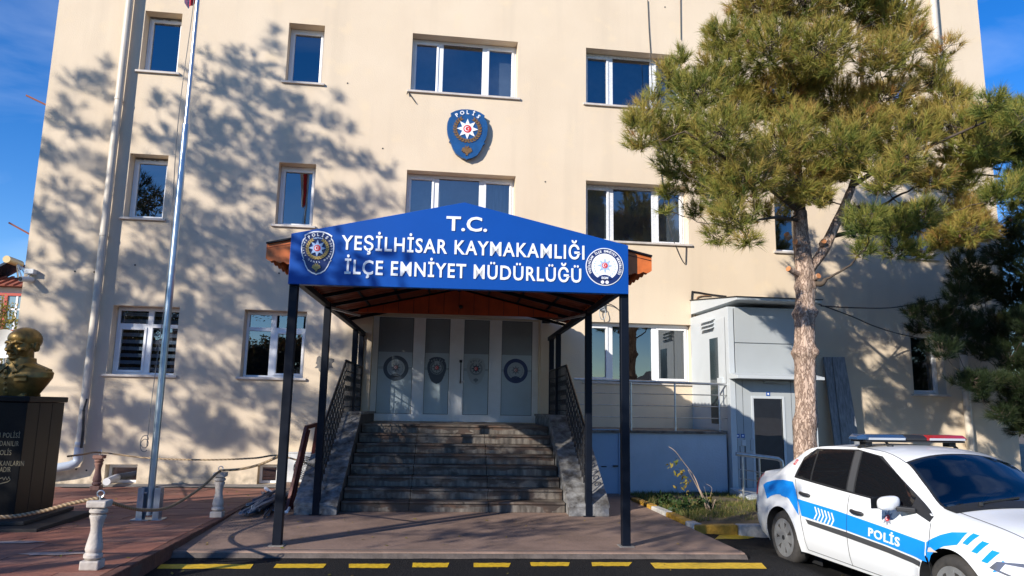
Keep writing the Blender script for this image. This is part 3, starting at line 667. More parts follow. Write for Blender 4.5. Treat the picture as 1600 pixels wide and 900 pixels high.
MB().box(RX-.04, RX+.04, -7.0, -.06, RZ-.16, RZ-.09).build('ridge_beam', M_NAVY, por, local=True)
zbp = 3.53
pw = [(-1.98, zbp), (2.02, zbp), (2.02, zr(2.02)-.07), (RX, RZ-.07), (-1.98, zr(-1.98)-.07)]
pw = [p if p[1] >= zbp else (p[0], zbp+.02) for p in pw]
zg = al(720, 492, -1.46).z
gp = MB().prism([(-1.98, zg), (2.0, zg), (2.0, zr(2.0)-.12), (RX, RZ-.12), (-1.98, zr(1.98)-.12)], lambda a, b, h: (a, -1.44-h, b), .03).build('gable_panel', M_REDPAN, por, local=True)
for k in range(13): x = -1.8+.3*k; MB().box(x-.004, x+.004, -1.476, -1.468, zg+.01, zr(x)-.13).build('panel_groove', M_BLACK, gp, local=True)
lp = MB().lathe([(.03, -.58), (.04, -.60), (.035, -.66), (.01, -.68)], (al(720, 480, -1.47).x, -.89, al(720, 480, -1.47).z), 12, 'y').build('porch_lamp', M_BLACK, por, local=True, smooth=40)
# ------------------------------------------------------------------ steps
def marble(nm, lime):
    m = bpy.data.materials.new(nm); m.use_nodes = True; t = m.node_tree; N = t.nodes; L = t.links; b = N["Principled BSDF"]; b.inputs["Roughness"].default_value = .5
    g = N.new("ShaderNodeNewGeometry")
    def noise(s, st, det=6):
        mp = N.new("ShaderNodeMapping"); mp.inputs["Scale"].default_value = st; L.new(g.outputs["Position"], mp.inputs[0]); n = N.new("ShaderNodeTexNoise"); n.inputs["Scale"].default_value = s; n.inputs["Detail"].default_value = det; L.new(mp.outputs[0], n.inputs["Vector"]); return n.outputs[0]
    def mix(f, a, bb, lo, hi):
        r = N.new("ShaderNodeMapRange"); r.inputs[1].default_value = lo; r.inputs[2].default_value = hi; L.new(f, r.inputs[0]); x = N.new("ShaderNodeMix"); x.data_type = 'RGBA'; L.new(r.outputs[0], x.inputs[0])
        for i, v in ((6, a), (7, bb)):
            if isinstance(v, tuple): x.inputs[i].default_value = (*v, 1)
            else: L.new(v, x.inputs[i])
        return x.outputs[2]
    c = mix(noise(1.4, (1, 1, 1)), (.105, .060, .038), (.045, .033, .027), .35, .6)
    c = mix(noise(2.6, (1, 1, 1.6), 8), c, (.17, .145, .12), *((.53, .62) if lime else (.42, .60)))
    c = mix(noise(5, (1.5, 1.5, 1), 8), c, (.03, .024, .02), .53, .68)
    if lime:       # lime bloom that creeps down each riser with a wavy upper edge
        def M(op, a, b_=None, c_=None):
            x = N.new("ShaderNodeMath"); x.operation = op
            for i, v_ in enumerate((a, b_, c_)):
                if v_ is None: continue
                if isinstance(v_, (int, float)): x.inputs[i].default_value = v_
                else: L.new(v_, x.inputs[i])
            return x.outputs[0]
        sp = N.new("ShaderNodeSeparateXYZ"); L.new(g.outputs["Position"], sp.inputs[0])
        fr_ = M('FRACT', M('DIVIDE', M('ADD', sp.outputs[2], .0), .1575))
        edge = M('MULTIPLY_ADD', noise(1.7, (1, 0, 3.0), 5), 1.9, -.42)
        d_ = M('SUBTRACT', edge, fr_); k = noise(9, (1.6, 1, .35), 5)
        bloom = mix(k, (.07, .058, .048), (.23, .205, .175), .38, .76)
        d_ = M('SUBTRACT', d_, M('MULTIPLY', M('GREATER_THAN', noise(1.3, (1, 1, 1.3), 4), .56), .6)); c = mix(d_, c, bloom, .0, .09)
    L.new(c, b.inputs["Base Color"]); return m
M_MARB = marble("stained_riser_stone", True); M_TREAD = marble("stained_tread_stone", False)
M_COPE = mat("worn_stone", (.27, .27, .265), .7, var=(7, 1.0), col2=(.06, .055, .05), bump=(14, .5))
M_SIDE2 = mat("steps_side", (.10, .085, .075), .85, var=(3, .4))
st = thing('entrance_steps', CO, "wide stained stone staircase with sloping side walls up to the entrance doors", "staircase", rot=CT)
NR, Y0s, Y1s, ZT = 8, -4.36, -2.22, 1.26
rh = ZT/NR; td = (Y1s-Y0s)/(NR-1); SWD = 1.72
core = MB(); pr = [(Y0s+.03, -.05)]
for i in range(NR): pr += [(Y0s+.03+td*i, rh*(i+1)-.035), (Y0s+.03+td*(i+1) if i < NR-1 else -.0, rh*(i+1)-.035)]
pr += [(-.0, -.05)]
core.prism(pr, lambda a, b, h: (-SWD+h, a, b), 2*SWD); core.build('stair_core', M_SIDE2, st, local=True)
xs3 = [-SWD+.002, -SWD+.002+1.03, -SWD+1.03+1.22, SWD-.002]
for i in range(NR):
    for k in range(3):
        a, b = xs3[k]+.004, xs3[k+1]-.004; j = random.uniform(-.003, .003)
        MB().box(a, b, Y0s+td*i+j, Y0s+td*i+.032, rh*i+.001, rh*(i+1)-.036).build('riser_slab', M_MARB, st, local=True, bevel=.004)
        ye = Y0s+td*(i+1)+.02 if i < NR-1 else -.01
        if i == NR-1 and k == 2: pass
        MB().box(a, b, Y0s+td*i-.028+j, ye, rh*(i+1)-.034, rh*(i+1)+random.uniform(-.002, .002)).build('tread_slab', M_TREAD, st, local=True, bevel=.006)
for s in (-1, 1):
    xa, xb = s*SWD, s*2.33; ys = [-4.72, -4.72, -2.42, -.02]
    MB().prism([(-4.70, -.03), (-4.70, .12), (-2.42, 1.42), (-.02, 1.42), (-.02, -.03)], lambda a, b, h: (min(xa, xb)+.012+h, a, b), abs(xb-xa)-.024).build('side_wall', M_SIDE2 if s < 0 else M_COPE, st, local=True)
    MB().box(min(xa, xb), max(xa, xb), -4.735, -4.702, 0.001, .125).build('end_slab', M_COPE, st, local=True, bevel=.004)
    n = 8
    for k in range(n):
        t0, t1 = k/n, (k+1)/n; y0, y1 = -4.74+2.32*t0+.004, -4.74+2.32*t1-.004; z0, z1 = .125+1.30*t0, .125+1.30*t1
        x0, x1 = min(xa, xb)-.012, max(xa, xb)+.012
        MB().hexa([(x0, y0, z0), (x1, y0, z0), (x1, y1, z1), (x0, y1, z1)], [(x0, y0, z0+.045), (x1, y0, z0+.045), (x1, y1, z1+.045), (x0, y1, z1+.045)]).build('coping_slab', M_COPE, st, local=True, bevel=.005)
    for k in range(3):
        y0 = -2.41+.79*k; MB().box(min(xa, xb)-.015, max(xa, xb)+.015, y0, y0+.782, 1.425, 1.47).build('coping_slab', M_COPE, st, local=True, bevel=.005)
def scroll(mb, c, r, dirn, x, n=20, turns=1.25):
    pts = []
    for i in range(n+1):
        t = turns*2*math.pi*i/n; rr = r*(1-.62*i/n); pts.append((x, c[0]+rr*math.cos(t)*dirn, c[1]+rr*math.sin(t)))
    mb.tube(pts, .008, 5)
for s, lab in ((-1, "black wrought iron stair railing on the left, side wall of the steps"), (1, "black wrought iron stair railing on the right side wall beside the metal door")):
    rl = thing('stair_railing', cw(s*2.02, -4.66, .17), lab, "railing", "stair railings of the porch", rot=CT); x = s*2.03
    def zc(y): return .17+1.30*min(max((y+4.74)/2.32, 0), 1)
    mk = lambda mb, n: mb.build(n, M_BLACK, rl, smooth=40)
    T = lambda pts: [cw(*p) for p in pts]
    mk(MB().tube(T([(x, -4.64, zc(-4.64)+.92), (x, -2.42, zc(-2.42)+.92), (x, -.14, 1.47+.92)]), .024, 8), 'hand_rail')
    for h in (.09, .74): mk(MB().tube(T([(x, -4.64, zc(-4.64)+h), (x, -2.42, zc(-2.42)+h), (x, -.14, 1.47+h)]), .012, 6), 'cross_rail')
    y = -4.55; k = 0
    while y < -.2:
        mk(MB().tube(T([(x, y, zc(y)-.02), (x, y, zc(y)+.91)]), .010, 6), 'baluster_bar')
        sm = MB()
        for h, d in ((.24, 1), (.42, -1), (.60, 1)): scroll(sm, (y+.065, zc(y+.065)+h), .062, d if k % 2 else -d, x)
        sm.v = [tuple(cw(*p)) for p in sm.v]; mk(sm, 'scroll_work')['kind'] = 'stuff'
        y += .15; k += 1
# ------------------------------------------------------------------ raised landing with steel railing
M_BWALL = mat("blue_grey_render", (.47, .53, .59), .8, var=(1.6, .14), bump=(30, .25))
M_BDOOR = mat("blue_door_paint", (.25, .38, .54), .45, var=(1.2, .1))
LY = -1.92; lx0, lx1 = 2.42, 5.72
ld = thing('raised_landing', (lx0+1.6, LY, 0), "blue-grey raised landing with a blue metal door between steps and lift", "landing")
ax0, ax1 = 2.62, ay(969, 730, LY).x; zd = ay(950, 672, LY).z
MB().box(lx0, ax0, LY, -.0, -.1, 1.15).build('wall', M_BWALL, ld); MB().box(ax1, lx1, LY, -.0, -.1, 1.15).build('wall', M_BWALL, ld); MB().box(ax0, ax1, LY, -.0, zd, 1.15).build('wall', M_BWALL, ld)
dd = MB().box(ax0+.004, ax1-.004, LY+.025, LY+.07, -.02, zd-.004).build('metal_door', M_BDOOR, ld, bevel=.004)
MB().box(ax0-.03, ax0+.02, LY-.008, LY+.03, -.02, zd).box(ax1-.02, ax1+.02, LY-.008, LY+.03, -.02, zd).box(ax0+.02, ax1-.02, LY-.008, LY+.03, zd-.03, zd+.02).build('frame', M_BDOOR, dd)
p = ay(962, 728, LY); MB().box(p.x-.05, p.x+.04, LY-.04, LY+.02, p.z-.012, p.z+.012).build('handle', M_BLACK, dd); p = ay(944, 729, LY); MB().box(p.x-.05, p.x+.05, LY+.005, LY+.03, p.z-.01, p.z+.008).build('bolt', M_BLACK, dd)
M_DIRTY = mat("dirty_concrete", (.22, .195, .17), .9, var=(5, .8), col2=(.06, .045, .035), bump=(12, .5))
nx = 5
for k in range(nx):
    a = lx0+(lx1-lx0)*k/nx; b = lx0+(lx1-lx0)*(k+1)/nx
    MB().box(a+.003, b-.003, LY-.06, -.0, 1.151, 1.20).build('coping_slab', M_DIRTY, ld, bevel=.005)
rs = thing('landing_railing', (4, LY+.05, 1.2), "stainless steel railing with three thin rails on the raised blue-grey landing", "railing")
ry_ = LY+.06; P = lambda px, py: ay(px, py, ry_)
a, b = P(897, 592), P(1138, 601); MB().tube([a, b], .026, 10).build('hand_rail', M_STEEL, rs, smooth=40)
for (u, v_) in ((612.5, 618.5), (630.5, 637), (648.5, 656)):
    p0, p1 = P(900, u), P(1138, v_); MB().tube([(p0.x, ry_, (p0.z+p1.z)/2), (p1.x, ry_, (p0.z+p1.z)/2)], .010, 6).build('cross_rail', M_STEEL, rs, smooth=40)
for px in (915, 986, 1055, 1124): c = P(px, 640); MB().tube([(c.x, ry_, 1.2), (c.x, ry_, (a.z+b.z)/2)], .020, 8).build('post', M_STEEL, rs, smooth=40)
# ------------------------------------------------------------------ lift tower
TY = -2.02; lt = thing('lift_tower', (6.5, TY, -.06), "pale grey panelled outdoor lift tower behind the pine trunk", "lift tower")
Q = lambda px, py, d=0: ay(px, py, TY+d)
tx0, tx1 = Q(1142, 640).x, Q(1271, 560).x; ztop = 3.70; zled = Q(1200, 588).z
M_SHADEP = M_GREYP
MB().box(tx0+.004, tx1-.004, TY+.04, -.0, -.1, ztop).build('body', M_GREYW, lt)
MB().box(tx0-.012, tx0+.105, TY-.015, TY+.16, -.08, ztop-.02).build('corner_post', M_GREYW, lt, bevel=.006); MB().box(tx1-.1, tx1+.012, TY-.015, TY+.16, -.08, ztop-.02).build('corner_post', M_GREYW, lt, bevel=.006)
za, zb_, zc_ = zled+.05, Q(1200, 537).z, ztop-.02
MB().box(tx0+.13, tx1-.125, TY+.0, TY+.05, za, zb_-.008).build('panel', M_GREYP, lt, bevel=.006); MB().box(tx0+.13, tx1-.125, TY+.0, TY+.05, zb_+.008, zc_).build('panel', M_GREYP, lt, bevel=.006)
# mono-pitch sheet roof
ry0, ov = TY-.40, .0
rx0, rx1 = Q(1151, 465, -.4).x, Q(1284, 470, -.4).x
zf = Q(1200, 466, -.4).z; thick = .05
MB().hexa([(rx0, ry0, zf-thick), (rx1, ry0, zf-thick), (rx1, -.01, zf-thick), (rx0, -.01, zf-thick)], [(rx0, ry0, zf), (rx1, ry0, zf), (rx1, -.01, zf+.27), (rx0, -.01, zf+.27)]).build('roof', M_GREYW, lt, bevel=.005)
MB().hexa([(rx0-.02, ry0-.02, zf+.002), (rx1+.02, ry0-.02, zf+.002), (rx1+.02, -.006, zf+.272), (rx0-.02, -.006, zf+.272)], [(rx0-.02, ry0-.02, zf+.02), (rx1+.02, ry0-.02, zf+.02), (rx1+.02, -.006, zf+.292), (rx0-.02, -.006, zf+.292)]).build('roof_sheet', M_BLACK, lt)
# door hood
hx0, hx1 = Q(1160, 591, -.4).x, Q(1289, 594, -.4).x; zh = Q(1200, 592, -.4).z
MB().prism([(TY+.0, zh+.13), (TY-.40, zh+.055), (TY-.40, zh), (TY+.0, zh)], lambda a, b, h: (hx0-.1+h, a, b), hx1-hx0+.1).build('door_hood', M_GREYW, lt, bevel=.006)
# lower landing door with glazing
gx0, gx1 = Q(1178, 650).x, Q(1223, 650).x; gz0, gz1 = .12, Q(1200, 623).z
dm = MB().box(tx0+.115, gx0-.0, TY, TY+.05, -.06, zh-.004).box(gx1, tx1-.115, TY, TY+.05, -.06, zh-.004).box(gx0, gx1, TY, TY+.05, gz1, zh-.004).box(gx0, gx1, TY, TY+.05, -.06, gz0)
ldo = dm.build('lower_door', M_GREYP, lt, bevel=.003)
MB().box(gx0-.05, gx0, TY-.012, TY+.03, gz0-.05, gz1+.05).box(gx1, gx1+.05, TY-.012, TY+.03, gz0-.05, gz1+.05).box(gx0, gx1, TY-.012, TY+.03, gz1, gz1+.05).box(gx0, gx1, TY-.012, TY+.03, gz0-.05, gz0).build('frame', M_GREYW, ldo, bevel=.004)
MB().quad((gx0, TY+.02, gz0), (gx1, TY+.02, gz0), (gx1, TY+.02, gz1), (gx0, TY+.02, gz1)).build('pane', glass_mat("lift_glass", (.35, .45, .45), .22), ldo); MB().box(gx0, gx1, TY+.034, TY+.038, gz0, gz1).build('lift_car_panel', M_CURT, ldo)
for px in (1161, 1237): x = Q(px, 640).x; MB().box(x-.003, x+.003, TY-.003, TY+.002, 0, zh-.01).build('panel_joint', M_BLACK, ldo)
c = Q(1213, 597); MB().box(c.x-.28, c.x+.22, TY-.07, TY+.0, c.z-.03, c.z+.03).build('light_fitting', M_GREYP, lt, bevel=.006)
M_SGNB = mat("sign_plate_blue", (.02, .09, .35), .4)
for px, py, w in ((1152.5, 681, .075), (1160.5, 681, .075), (1200, 615.5, .08)):
    c = Q(px, py); pl = MB().box(c.x-w/2, c.x+w/2, TY-.008, TY-.001, c.z-w/2, c.z+w/2).build('sign_plate', M_SGNB, lt)
    b = MB(); fan(b, star(c.x, c.z, w*.3, 4, .7), (c.x, c.z), lambda a, b_, h: (a, TY-.0085-h, b_), 0, .002); b.build('pictogram', M_WHITE, pl, normals=False)
c = Q(1161.5, 692); MB().box(c.x-.04, c.x+.04, TY-.03, TY, c.z-.055, c.z+.055).build('call_panel', M_GREYW, lt, bevel=.006); c = Q(1175, 695); MB().box(c.x-.035, c.x+.035, TY-.02, TY, c.z-.11, c.z+.11).build('key_box', M_GREYP, lt, bevel=.006)
for px in (1157.5, 1166): c = Q(px, 740); MB().box(c.x-.004, c.x+.004, TY-.008, TY, .0, Q(1161, 697).z).build('cable_trunking', M_CABLE, lt)
# left flank: upper door with narrow glazing, hood vents
def FX(px, py): return ax(px, py, tx0)
def flank(py0, pts, name, m, d=.012):   # quad on the flank given by pixels
    return MB().prism([(FX(*p).y, FX(*p).z) for p in pts], lambda a, b, h: (tx0+.003-h, a, b), d).build(name, m, lt)
y0 = ax(1100, 600, tx0).y
for (px0, px1, pt, pb, m, n, d) in ((1098, 1136, 500, 668, M_GREYW, 'flank_door', .012), (1111, 1124, 528, 662, mat("slit_glass", (.03, .045, .05), .12), 'slit_pane', .018)):
    ya, yb = ax(px0, 590, tx0).y, ax(px1, 590, tx0).y; zt2, zb2 = ax((px0+px1)/2, pt, tx0).z, 1.21 if pb > 664 else ax((px0+px1)/2, pb, tx0).z
    MB().box(tx0+.004, tx0-d, ya, yb, zb2, zt2).build(n, m, lt, bevel=.003)
for k in range(3):
    z = ax(1107, 501+6*k, tx0).z; ya, yb = ax(1097+k, 505, tx0).y, ax(1117, 505, tx0).y
    MB().hexa([(tx0, yb, z), (tx0-.10, yb, z-.045), (tx0-.10, ya, z-.045), (tx0, ya, z)], [(tx0, yb, z+.02), (tx0-.10, yb, z-.025), (tx0-.10, ya, z-.025), (tx0, ya, z+.02)]).build('vent_louvre', M_GREYW, lt)
MB().box(tx0-.05, tx0, ax(1131, 590, tx0).y, ax(1124, 590, tx0).y, 2.16, 2.27).build('door_closer', M_GREYW, lt)
# hand rail in front of the lift
hr = thing('lift_handrail', (5.6, -2.9, 0), "thick grey handrail with steel posts in front of the lift door", "handrail"); HY = -2.85
H = lambda px, py: ay(px, py, HY)
MB().tube([H(1150, 709), H(1185, 713), H(1210, 716), H(1216, 717), H(1221, 721), H(1222.5, 731), H(1222, 760)], .038, 10).build('hand_rail', M_STEEL, hr, smooth=50)
for px, t_ in ((1159.5, 713), (1186, 716)): c = H(px, t_); MB().tube([(c.x, HY, 0), (c.x, HY, c.z)], .021, 8).build('post', M_STEEL, hr, smooth=40)
for py in (733, 747, 766): a, b = H(1154, py), H(1222, py+10); MB().tube([a, b], .011, 6).build('cross_rail', M_STEEL, hr, smooth=40)
rp = H(1166, 790); MB().hexa([(rp.x, HY-.15, .0), (rp.x+1.0, HY-.15, .0), (rp.x+1.0, HY+.7, .0), (rp.x, HY+.7, .0)], [(rp.x, HY-.15, .05), (rp.x+1.0, HY-.15, .05), (rp.x+1.0, HY+.7, .14), (rp.x, HY+.7, .14)]).build('ramp_plate', M_GREYW, hr)
# ------------------------------------------------------------------ planted bed and its kerb
M_SOIL = mat("bed_soil", (.145, .105, .06), .95, var=(3, .6), col2=(.06, .06, .022), bump=(9, .8))
kp = [az(990, 783, 0)]
bed = MB(); nb = 30; v = []
bx0, bx1, by0, by1 = 3.62, 14.5, az(1100, 826, 0).y+.05, -.0
for j in range(nb+1):
    for i in range(nb*2+1):
        x = bx0+(bx1-bx0)*i/(nb*2); y = by0+(by1-by0)*j/nb; e_ = min(i, 2*nb-i, j, 4)/4; v.append((x, y, -.02+e_*(.035+random.uniform(-.02, .025))))
bed.add(v, [(j*(2*nb+1)+i, j*(2*nb+1)+i+1, (j+1)*(2*nb+1)+i+1, (j+1)*(2*nb+1)+i) for j in range(nb) for i in range(2*nb)])
struct('planting_bed', bed, M_SOIL, smooth=True)
M_KY = mat("yellow_kerb_paint", (.56, .31, .035), .7, var=(9, .5), bump=(30, .6)); M_KW = mat("white_kerb_paint", (.58, .57, .54), .7, var=(9, .4), bump=(30, .6))
kb = thing('kerb', az(1080, 822, 0), "low kerb of yellow and white stones round the planted bed", "kerb")
kpts = [(986, 781), (1015, 793), (1017, 794.5), (1038, 803), (1040, 804), (1068, 817), (1070, 818), (1083, 823)]
for k in range(4):
    a, b = az(*kpts[2*k], .015), az(*kpts[2*k+1], .015); d = (b-a).normalized(); n_ = Vector((-d.y, d.x, 0))
    q = lambda z: [(a.x, a.y, z), (b.x, b.y, z), (b.x+n_.x*.14, b.y+n_.y*.14, z), (a.x+n_.x*.14, a.y+n_.y*.14, z)]
    MB().hexa(q(-.25), q(.055)).build('kerb_stone', (M_KY, M_KW)[k % 2], kb, bevel=.018)
x = az(1087, 824, .015).x; yk = az(1100, 825.5, .0).y; k = 0
while x < 9:
    l = .62; MB().box(x, x+l-.012, yk-.03, yk+.12, -.3, .045).build('kerb_stone', (M_KY, M_KW)[k % 2], kb, bevel=.018); x += l; k += 1
# ------------------------------------------------------------------ wall badge
wb = thing('wall_badge', (.525, 0, 7.74), "large blue police badge with white star mounted high on the beige wall", "emblem")
shield(wb, lambda a, b, h: (a, -.03-h, b), .525, 7.735, .93, 1.20, .09, (M_LBLUE, M_LBLUE, M_WHITE, mat("bronze_relief", (.21, .115, .04), .6, var=(30, .4)), M_WHITE), False, local=False)
MB().box(.40, .65, -.05, 0, 7.4, 8.1).build('wall_bracket', M_BLACK, wb)
# ------------------------------------------------------------------ flagpole
fp = az(232, 812, .03); fp.z = zt(fp.y)
M_GALV = mat("galvanised_steel", (.42, .50, .58), .32, .75, var=(7, .2)); M_PTOP = mat("silver_pole", (.44, .48, .53), .3, .75)
fl = thing('flagpole', fp, "tall galvanised flagpole standing between two upright steel channels on the terrace", "flagpole")
zj = ay(297, 195, fp.y).z
MB().tube([fp+Vector((0, 0, .06)), (fp.x, fp.y, zj)], .046, 14).build('pole', M_GALV, fl, smooth=50); MB().tube([(fp.x, fp.y, zj-.05), (fp.x, fp.y, 8.6)], .030, 14).build('upper_pole', M_PTOP, fl, smooth=50)
for s in (-1, 1):
    x = fp.x+s*.135; m = MB().box(x-.008+s*.0, x+.008, fp.y-.075, fp.y+.075, fp.z, fp.z+.42).box(x-s*.008-s*.06, x-s*.008, fp.y-.075, fp.y-.063, fp.z, fp.z+.42).box(x-s*.008-s*.06, x-s*.008, fp.y+.063, fp.y+.075, fp.z, fp.z+.42)
    m.build('steel_channel', M_GALV, fl)
for z in (.10, .34): MB().tube([(fp.x-.15, fp.y, fp.z+z), (fp.x+.15, fp.y, fp.z+z)], .012, 8).build('bolt', M_STEEL, fl)
MB().box(fp.x-.2, fp.x+.2, fp.y-.11, fp.y+.11, fp.z-.002, fp.z+.012).build('base_plate', M_GALV, fl)
rp_ = [(fp.x-.075-.03*math.sin(z*1.4), fp.y-.02, fp.z+z) for z in np.linspace(.95, 8.4, 30)]; ropem = MB().tube(rp_, .006, 5); c = Vector((fp.x-.08, fp.y-.05, fp.z+1.05))
ropem.tube([c+Vector((.05*math.cos(t)-.05, 0, .07*math.sin(t)-t*.008)) for t in np.linspace(0, 12, 40)], .005, 5); ropem.build('halyard', mat("grey_cord", (.25, .24, .22), .9), fl, smooth=60)
fz = ay(297, 15, fp.y).z
fg = MB(); v = []; nu, nv = 16, 20
for j in range(nv+1):
    for i in range(nu+1):
        a = i/nu; z = fz+1.3*j/nv; dip = .16*abs(a-.62); x = fp.x+.02-.05-(.24*a)*(.55+.5*j/nv); y = fp.y-.02+.045*math.sin(a*11+j*.12)*(a+.2)
        v.append((x, y, z+dip*(1-j/nv)))
fg.add(v, [(j*(nu+1)+i, j*(nu+1)+i+1, (j+1)*(nu+1)+i+1, (j+1)*(nu+1)+i) for j in range(nv) for i in range(nu)]); fg.mi = [1 if (k % nu) > nu*.55 else 0 for k in range(len(fg.f))]
M_FLAG = mat("red_flag", (.55, .03, .04), .8); tag(fg.build('flag', [M_FLAG, mat("white_flag_cloth", (.7, .68, .68), .8)], None, smooth=True), "limp red and white flag hanging at the top of the flagpole", "flag")
# ------------------------------------------------------------------ pedestal and bust
M_GRAN = mat("black_granite", (.006, .006, .007), .42, var=(40, .5), bump=(3, .03), spec=.22); M_SLATE = mat("dark_base_stone", (.03, .026, .024), .7, var=(5, .4))
px1, pyf, pyb, pzt = ay(50, 650, -5.9).x, -5.9, ay(104, 640, -4.9).y, ay(100, 629, -4.95).z
px1 = (px1+ay(104, 640, -4.9).x)/2-.05; px0 = px1-1.15
pd = thing('pedestal', ((px0+px1)/2, (pyf+pyb)/2, zt(-5.4)), "black granite pedestal with faint gilt lettering under the bronze bust", "pedestal")
zb0 = zt(-5.9)
MB().box(px0, px1, pyf, pyb, zb0, pzt).build('shaft', M_GRAN, pd, bevel=.008); MB().box(px0-.03, px1+.03, pyf-.03, pyb+.03, pzt+.001, pzt+.075).build('cap_slab', M_GRAN, pd, bevel=.012)
for y in (pyf+.32, pyf+.66): MB().box(px1-.004, px1+.003, y-.003, y+.003, zb0+.02, pzt-.01).build('joint', M_BLACK, pd)
b1 = az(54, 826, zb0+.05); b2 = az(135, 799, zb0+.05)
MB().box(px0-.5, b1.x+.03, b1.y, b2.y+.05, zb0-.05, zb0+.05).build('base_step', M_SLATE, pd, bevel=.01); MB().box(px0-.3, (px1+b1.x)/2, (pyf+b1.y)/2, pyb+.12, zb0+.051, zb0+.10).build('base_step', M_SLATE, pd, bevel=.01)
fr = lambda a, b, h: (a, pyf-.002-h, b)
for txt, xr_, yb_, n in (('I POLİSİ', 31, 684, 31), ('DANILIR', 29, 697, 29), ('OLİS', 17.5, 711, 17.5), ('KANLARIN', 37, 728, 37), ('ADIR', 16.5, 737.5, 16.5)):
    c = ay(xr_, yb_, pyf); a = ay(xr_-n-0.5, yb_, pyf)
    mb = MB(); text_fit(mb, txt, fr, a.x, c.x, c.z, .060, .0, .002); mb.build('lettering', M_GOLDL, pd, normals=False)
sg_ = MB(); pts = [ay(a, b, pyf-.003) for a, b in ((0, 748), (4, 746), (6, 750), (9, 745), (11, 750), (14, 745), (16, 750), (12, 753), (0, 756))]; sg_.tube(pts, .006, 4); sg_.build('signature', M_GOLDL, pd)
M_BRON = mat("gilt_bronze", (.30, .19, .05), .42, .5, var=(6, .5), bump=(14, .25))
def bust_mesh():
    mb = MB()
    def ell(c, r, n=24, m=16):
        v = [(c[0]+r[0]*math.sin(math.pi*a/m)*math.cos(2*math.pi*b/n), c[1]+r[1]*math.sin(math.pi*a/m)*math.sin(2*math.pi*b/n), c[2]+r[2]*math.cos(math.pi*a/m)) for a in range(m+1) for b in range(n)]
        mb.add(v, [(a*n+b, (a+1)*n+b, (a+1)*n+(b+1) % n, a*n+(b+1) % n) for a in range(m) for b in range(n)])
    ell((0, .03, .765), (.160, .205, .168)); ell((0, -.05, .645), (.130, .132, .175)); ell((0, -.07, .535), (.092, .092, .072)); ell((0, -.150, .503), (.046, .036, .034)); ell((0, -.085, .775), (.128, .098, .105))
    ell((0, .062, .765), (.167, .185, .166))                                   # hair mass
    mb.tube([(0, -.178, .715), (0, -.205, .66), (0, -.242, .607)], [.019, .023, .034], 12); ell((0, -.236, .603), (.032, .030, .026))
    mb.tube([(-.046, -.166, .553), (-.018, -.190, .560), (0, -.188, .556), (.018, -.190, .560), (.046, -.166, .553)], [.008, .013, .012, .013, .008], 8); mb.tube([(-.036, -.168, .536), (0, -.186, .532), (.036, -.168, .536)], [.009, .014, .009], 8)
    for s in (-1, 1):
        mb.tube([(s*.018, -.186, .704), (s*.06, -.188, .717), (s*.118, -.142, .702)], [.017, .021, .014], 8)
        ell((s*.026, -.205, .598), (.019, .024, .017)); ell((s*.058, -.152, .672), (.027, .022, .017)); mb.tube([(s*.030, -.166, .678), (s*.058, -.178, .686), (s*.090, -.156, .676)], .0065, 6); mb.tube([(s*.032, -.164, .660), (s*.058, -.172, .655), (s*.088, -.152, .662)], .0055, 6)
        ell((s*.090, -.110, .620), (.044, .052, .034)); mb.tube([(s*.040, -.182, .592), (s*.066, -.158, .545)], [.010, .013], 8)
        ell((s*.160, .028, .655), (.017, .040, .062)); mb.tube([(s*.172, .035+.038*math.cos(t), .66+.058*math.sin(t)) for t in np.linspace(-1.2, 3.6, 14)], .010, 6); mb.tube([(s*.148, -.02, .70), (s*.140, -.01, .64)], .016, 6)
    def loft(secs, n=40, e=2.0):
        v = []
        for z, w, d, oy in secs:
            for k in range(n):
                t = 2*math.pi*k/n; c, s = math.cos(t), math.sin(t); v.append((w*math.copysign(abs(c)**(2/e), c), d*math.copysign(abs(s)**(2/e), s)+oy, z))
        m = len(secs); mb.add(v, [(i*n+k, i*n+(k+1) % n, (i+1)*n+(k+1) % n, (i+1)*n+k) for i in range(m-1) for k in range(n)]+[tuple(range(n))[::-1], tuple(range((m-1)*n, m*n))])
    loft([(0, .25, .155, 0), (.06, .29, .175, 0), (.16, .36, .20, 0), (.25, .42, .21, .0), (.32, .425, .20, .01), (.37, .36, .18, .02), (.415, .25, .155, .03), (.45, .155, .14, .035), (.49, .128, .13, .035)], 48, 2.35)
    loft([(.42, .135, .135, .035), (.50, .118, .125, .03), (.60, .115, .125, .025), (.66, .11, .12, .02)], 32)
    loft([(.395, .178, .175, .02), (.46, .158, .165, .02), (.515, .150, .158, .022)], 36)      # stand collar
    for s in (-1, 1):      # collar points, placket, pocket, shoulder boards
        mb.bar((s*.015, -.178, .425), (s*.115, -.205, .315), .065, .022, (0, -1, .3)); mb.bar((s*.115, -.205, .32), (s*.150, -.145, .42), .05, .02, (0, -1, .2))
        mb.bar((s*.20, .02, .425), (s*.395, .015, .352), .10, .022); mb.bar((s*.12, -.222, .225), (s*.27, -.198, .235), .085, .012, (0, -1, 0)); mb.bar((s*.12, -.23, .26), (s*.27, -.203, .268), .025, .02, (0, -1, 0))
    mb.bar((.0, -.225, .35), (.0, -.165, .03), .045, .02, (0, -1, 0))
    for k in range(4): mb.lathe([(.016, -.012), (.016, .012), (.008, .018)], (0, -.232+.012*k, .31-.075*k), 8, 'y')
    mb.box(-.22, .22, -.14, .14, -.02, .03)
    return mb
bo = bust_mesh().build('bronze_bust', M_BRON)
rm = bo.modifiers.new('remesh', 'REMESH'); rm.mode = 'VOXEL'; rm.voxel_size = .0062
dg = bpy.context.evaluated_depsgraph_get(); me = bpy.data.meshes.new_from_object(bo.evaluated_get(dg)); bo.modifiers.clear(); bo.data = me; me.name = 'bronze_bust'
